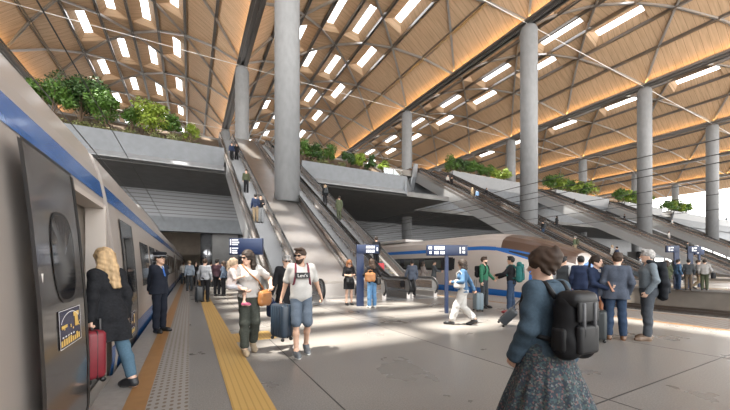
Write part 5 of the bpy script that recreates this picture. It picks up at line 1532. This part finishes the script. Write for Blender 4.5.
q = w.world(V((.0, -.55, 0))); suitcase('red suitcase behind the man in the black coat on the escalator', (q.x-.1, q.y-.1, q.z-.33), 0, .40, .26, .60, mat('case_bright_red', (.42, .02, .03), .4), .0)
M1 = 28.75
rider(449, 188, False, 'distant figure in white and black at the top of the escalators behind the balcony column', 1.76, False, WHITESH, BLACK, ('short', 'dark'))
rider(453, 190, False, 'distant figure in black at the top of the bank behind the balcony column', 1.76, False, BLACK, BLACK, ('short', 'dark'))
rider(459, 201, True, 'distant figure in beige near the top of the bank behind the train', 1.74, True, KHAKI, KHAKI, ('bob', 'fair'))
rider(463, 203, True, 'distant figure with a blue top next to the figure in beige', 1.78, False, cloth('top_sky', (.16,.26,.42)), CHAR, ('short', 'dark'))
rider(482, 201, False, 'distant figure in dark clothes right of the figure with the blue top', 1.72, True, BLACK, BLACK, ('bob', 'dark'))
w = rider(530, 239, True, 'rider in black with a backpack above the train nose', 1.80, False, BLACK, DJEANS, ('short', 'dark')); backpack('dark backpack of the rider above the train nose', w, CHAR, .3, .15, .42, .26)
rider(549, 206, True, 'dark figure at the top of the second far bank, left one of two', 1.76, False, BLACK, BLACK, ('short', 'dark'))
rider(556, 207, True, 'dark figure at the top of the second far bank, right one of two', 1.76, False, BLACK, BLACK, ('short', 'dark'))
rider(565, 233, True, 'woman in a dark dress riding up left of the slim lower column', 1.72, True, BLACK, BLACK, ('long', 'dark'), -.36)
w = rider(576.5, 258, True, 'rider in an olive jacket with a green backpack above the man in the navy suit', 1.80, False, cloth('jacket_green', (.10,.13,.08)), KHAKI, ('short', 'grey')); backpack('green backpack of the rider above the navy suited man', w, OLIVE, .3, .15, .42, .26)
rider(610, 265, True, 'blond woman in a white top riding up above the trio', 1.72, True, WHITESH, WHITESH, ('long', 'fair'))
rider(615, 266, True, 'man in navy riding up beside the blond woman in white', 1.78, False, NAVY, NAVY, ('short', 'brown'))
rider(625, 225, False, 'lone dark figure on the far escalator left of the column above the man in grey', 1.76, False, BLACK, BLACK, ('short', 'dark'))
rider(657.7, 227, False, 'tiny figure on the last escalator bank right of the column', 1.76, False, GREY, CHAR, ('short', 'dark'))
rider(670, 244, False, 'figure in a white shirt on the far escalator above the platform signs', 1.80, False, WHITESH, GREY, ('short', 'dark'))
rider(676, 256, False, 'figure in dark clothes below the one in the white shirt on the far escalators', 1.80, False, CHAR, BLACK, ('short', 'dark'))

# ------------------------------------------------------------------ group on the far platform
g2_ = 'travellers on the far platform'
def plat(px, d, rel, label, h, fem, top, tr, hair, hem=-.08, **k):
    p = at_depth(px, d)
    w = Person(label, p, face(p, rel), h, fem, .018, group=g2_, **k)
    return look(w, top, tr, BLACKSHOE, hair, hem, 1., .022, 'jacket', wr=.003)
plat(667, 19.2, 190, 'person in an olive parka at the left end of the far platform group', 1.80, True, OLIVE, CHAR, ('bob', 'brown'), -.3)
plat(678, 19.4, 120, 'man in a denim jacket and jeans in the far platform group', 1.84, False, DENIM, DJEANS, ('short', 'dark'))
w = plat(688.5, 19.2, 185, 'man in a charcoal sweater in the middle of the far platform group', 1.84, False, CHAR, cloth('trouser_brown', (.10,.075,.055)), ('short', 'black'))
plat(698, 20.2, 95, 'person in khaki trousers striding within the far platform group', 1.84, False, GREY, KHAKI, ('short', 'brown'), feet=[(-.1, .25, 0, 0), (.1, -.25, 0, .08)])
w = plat(704.5, 19.2, 180, 'man in a pale jacket and olive trousers with a black bag on the far platform', 1.84, False, cloth('jacket_pale', (.30,.29,.28)), OLIVE, ('short', 'dark'), hands=[None, (.36, .05, .86)])
hp = w.world(w.W[1]); bag('shoulder_bag', 'black bag of the man at the right end of the far platform group', (hp.x, hp.y, hp.z-.25), 0, .42, .16, .34, BLACK, 'bag', handle=.1)
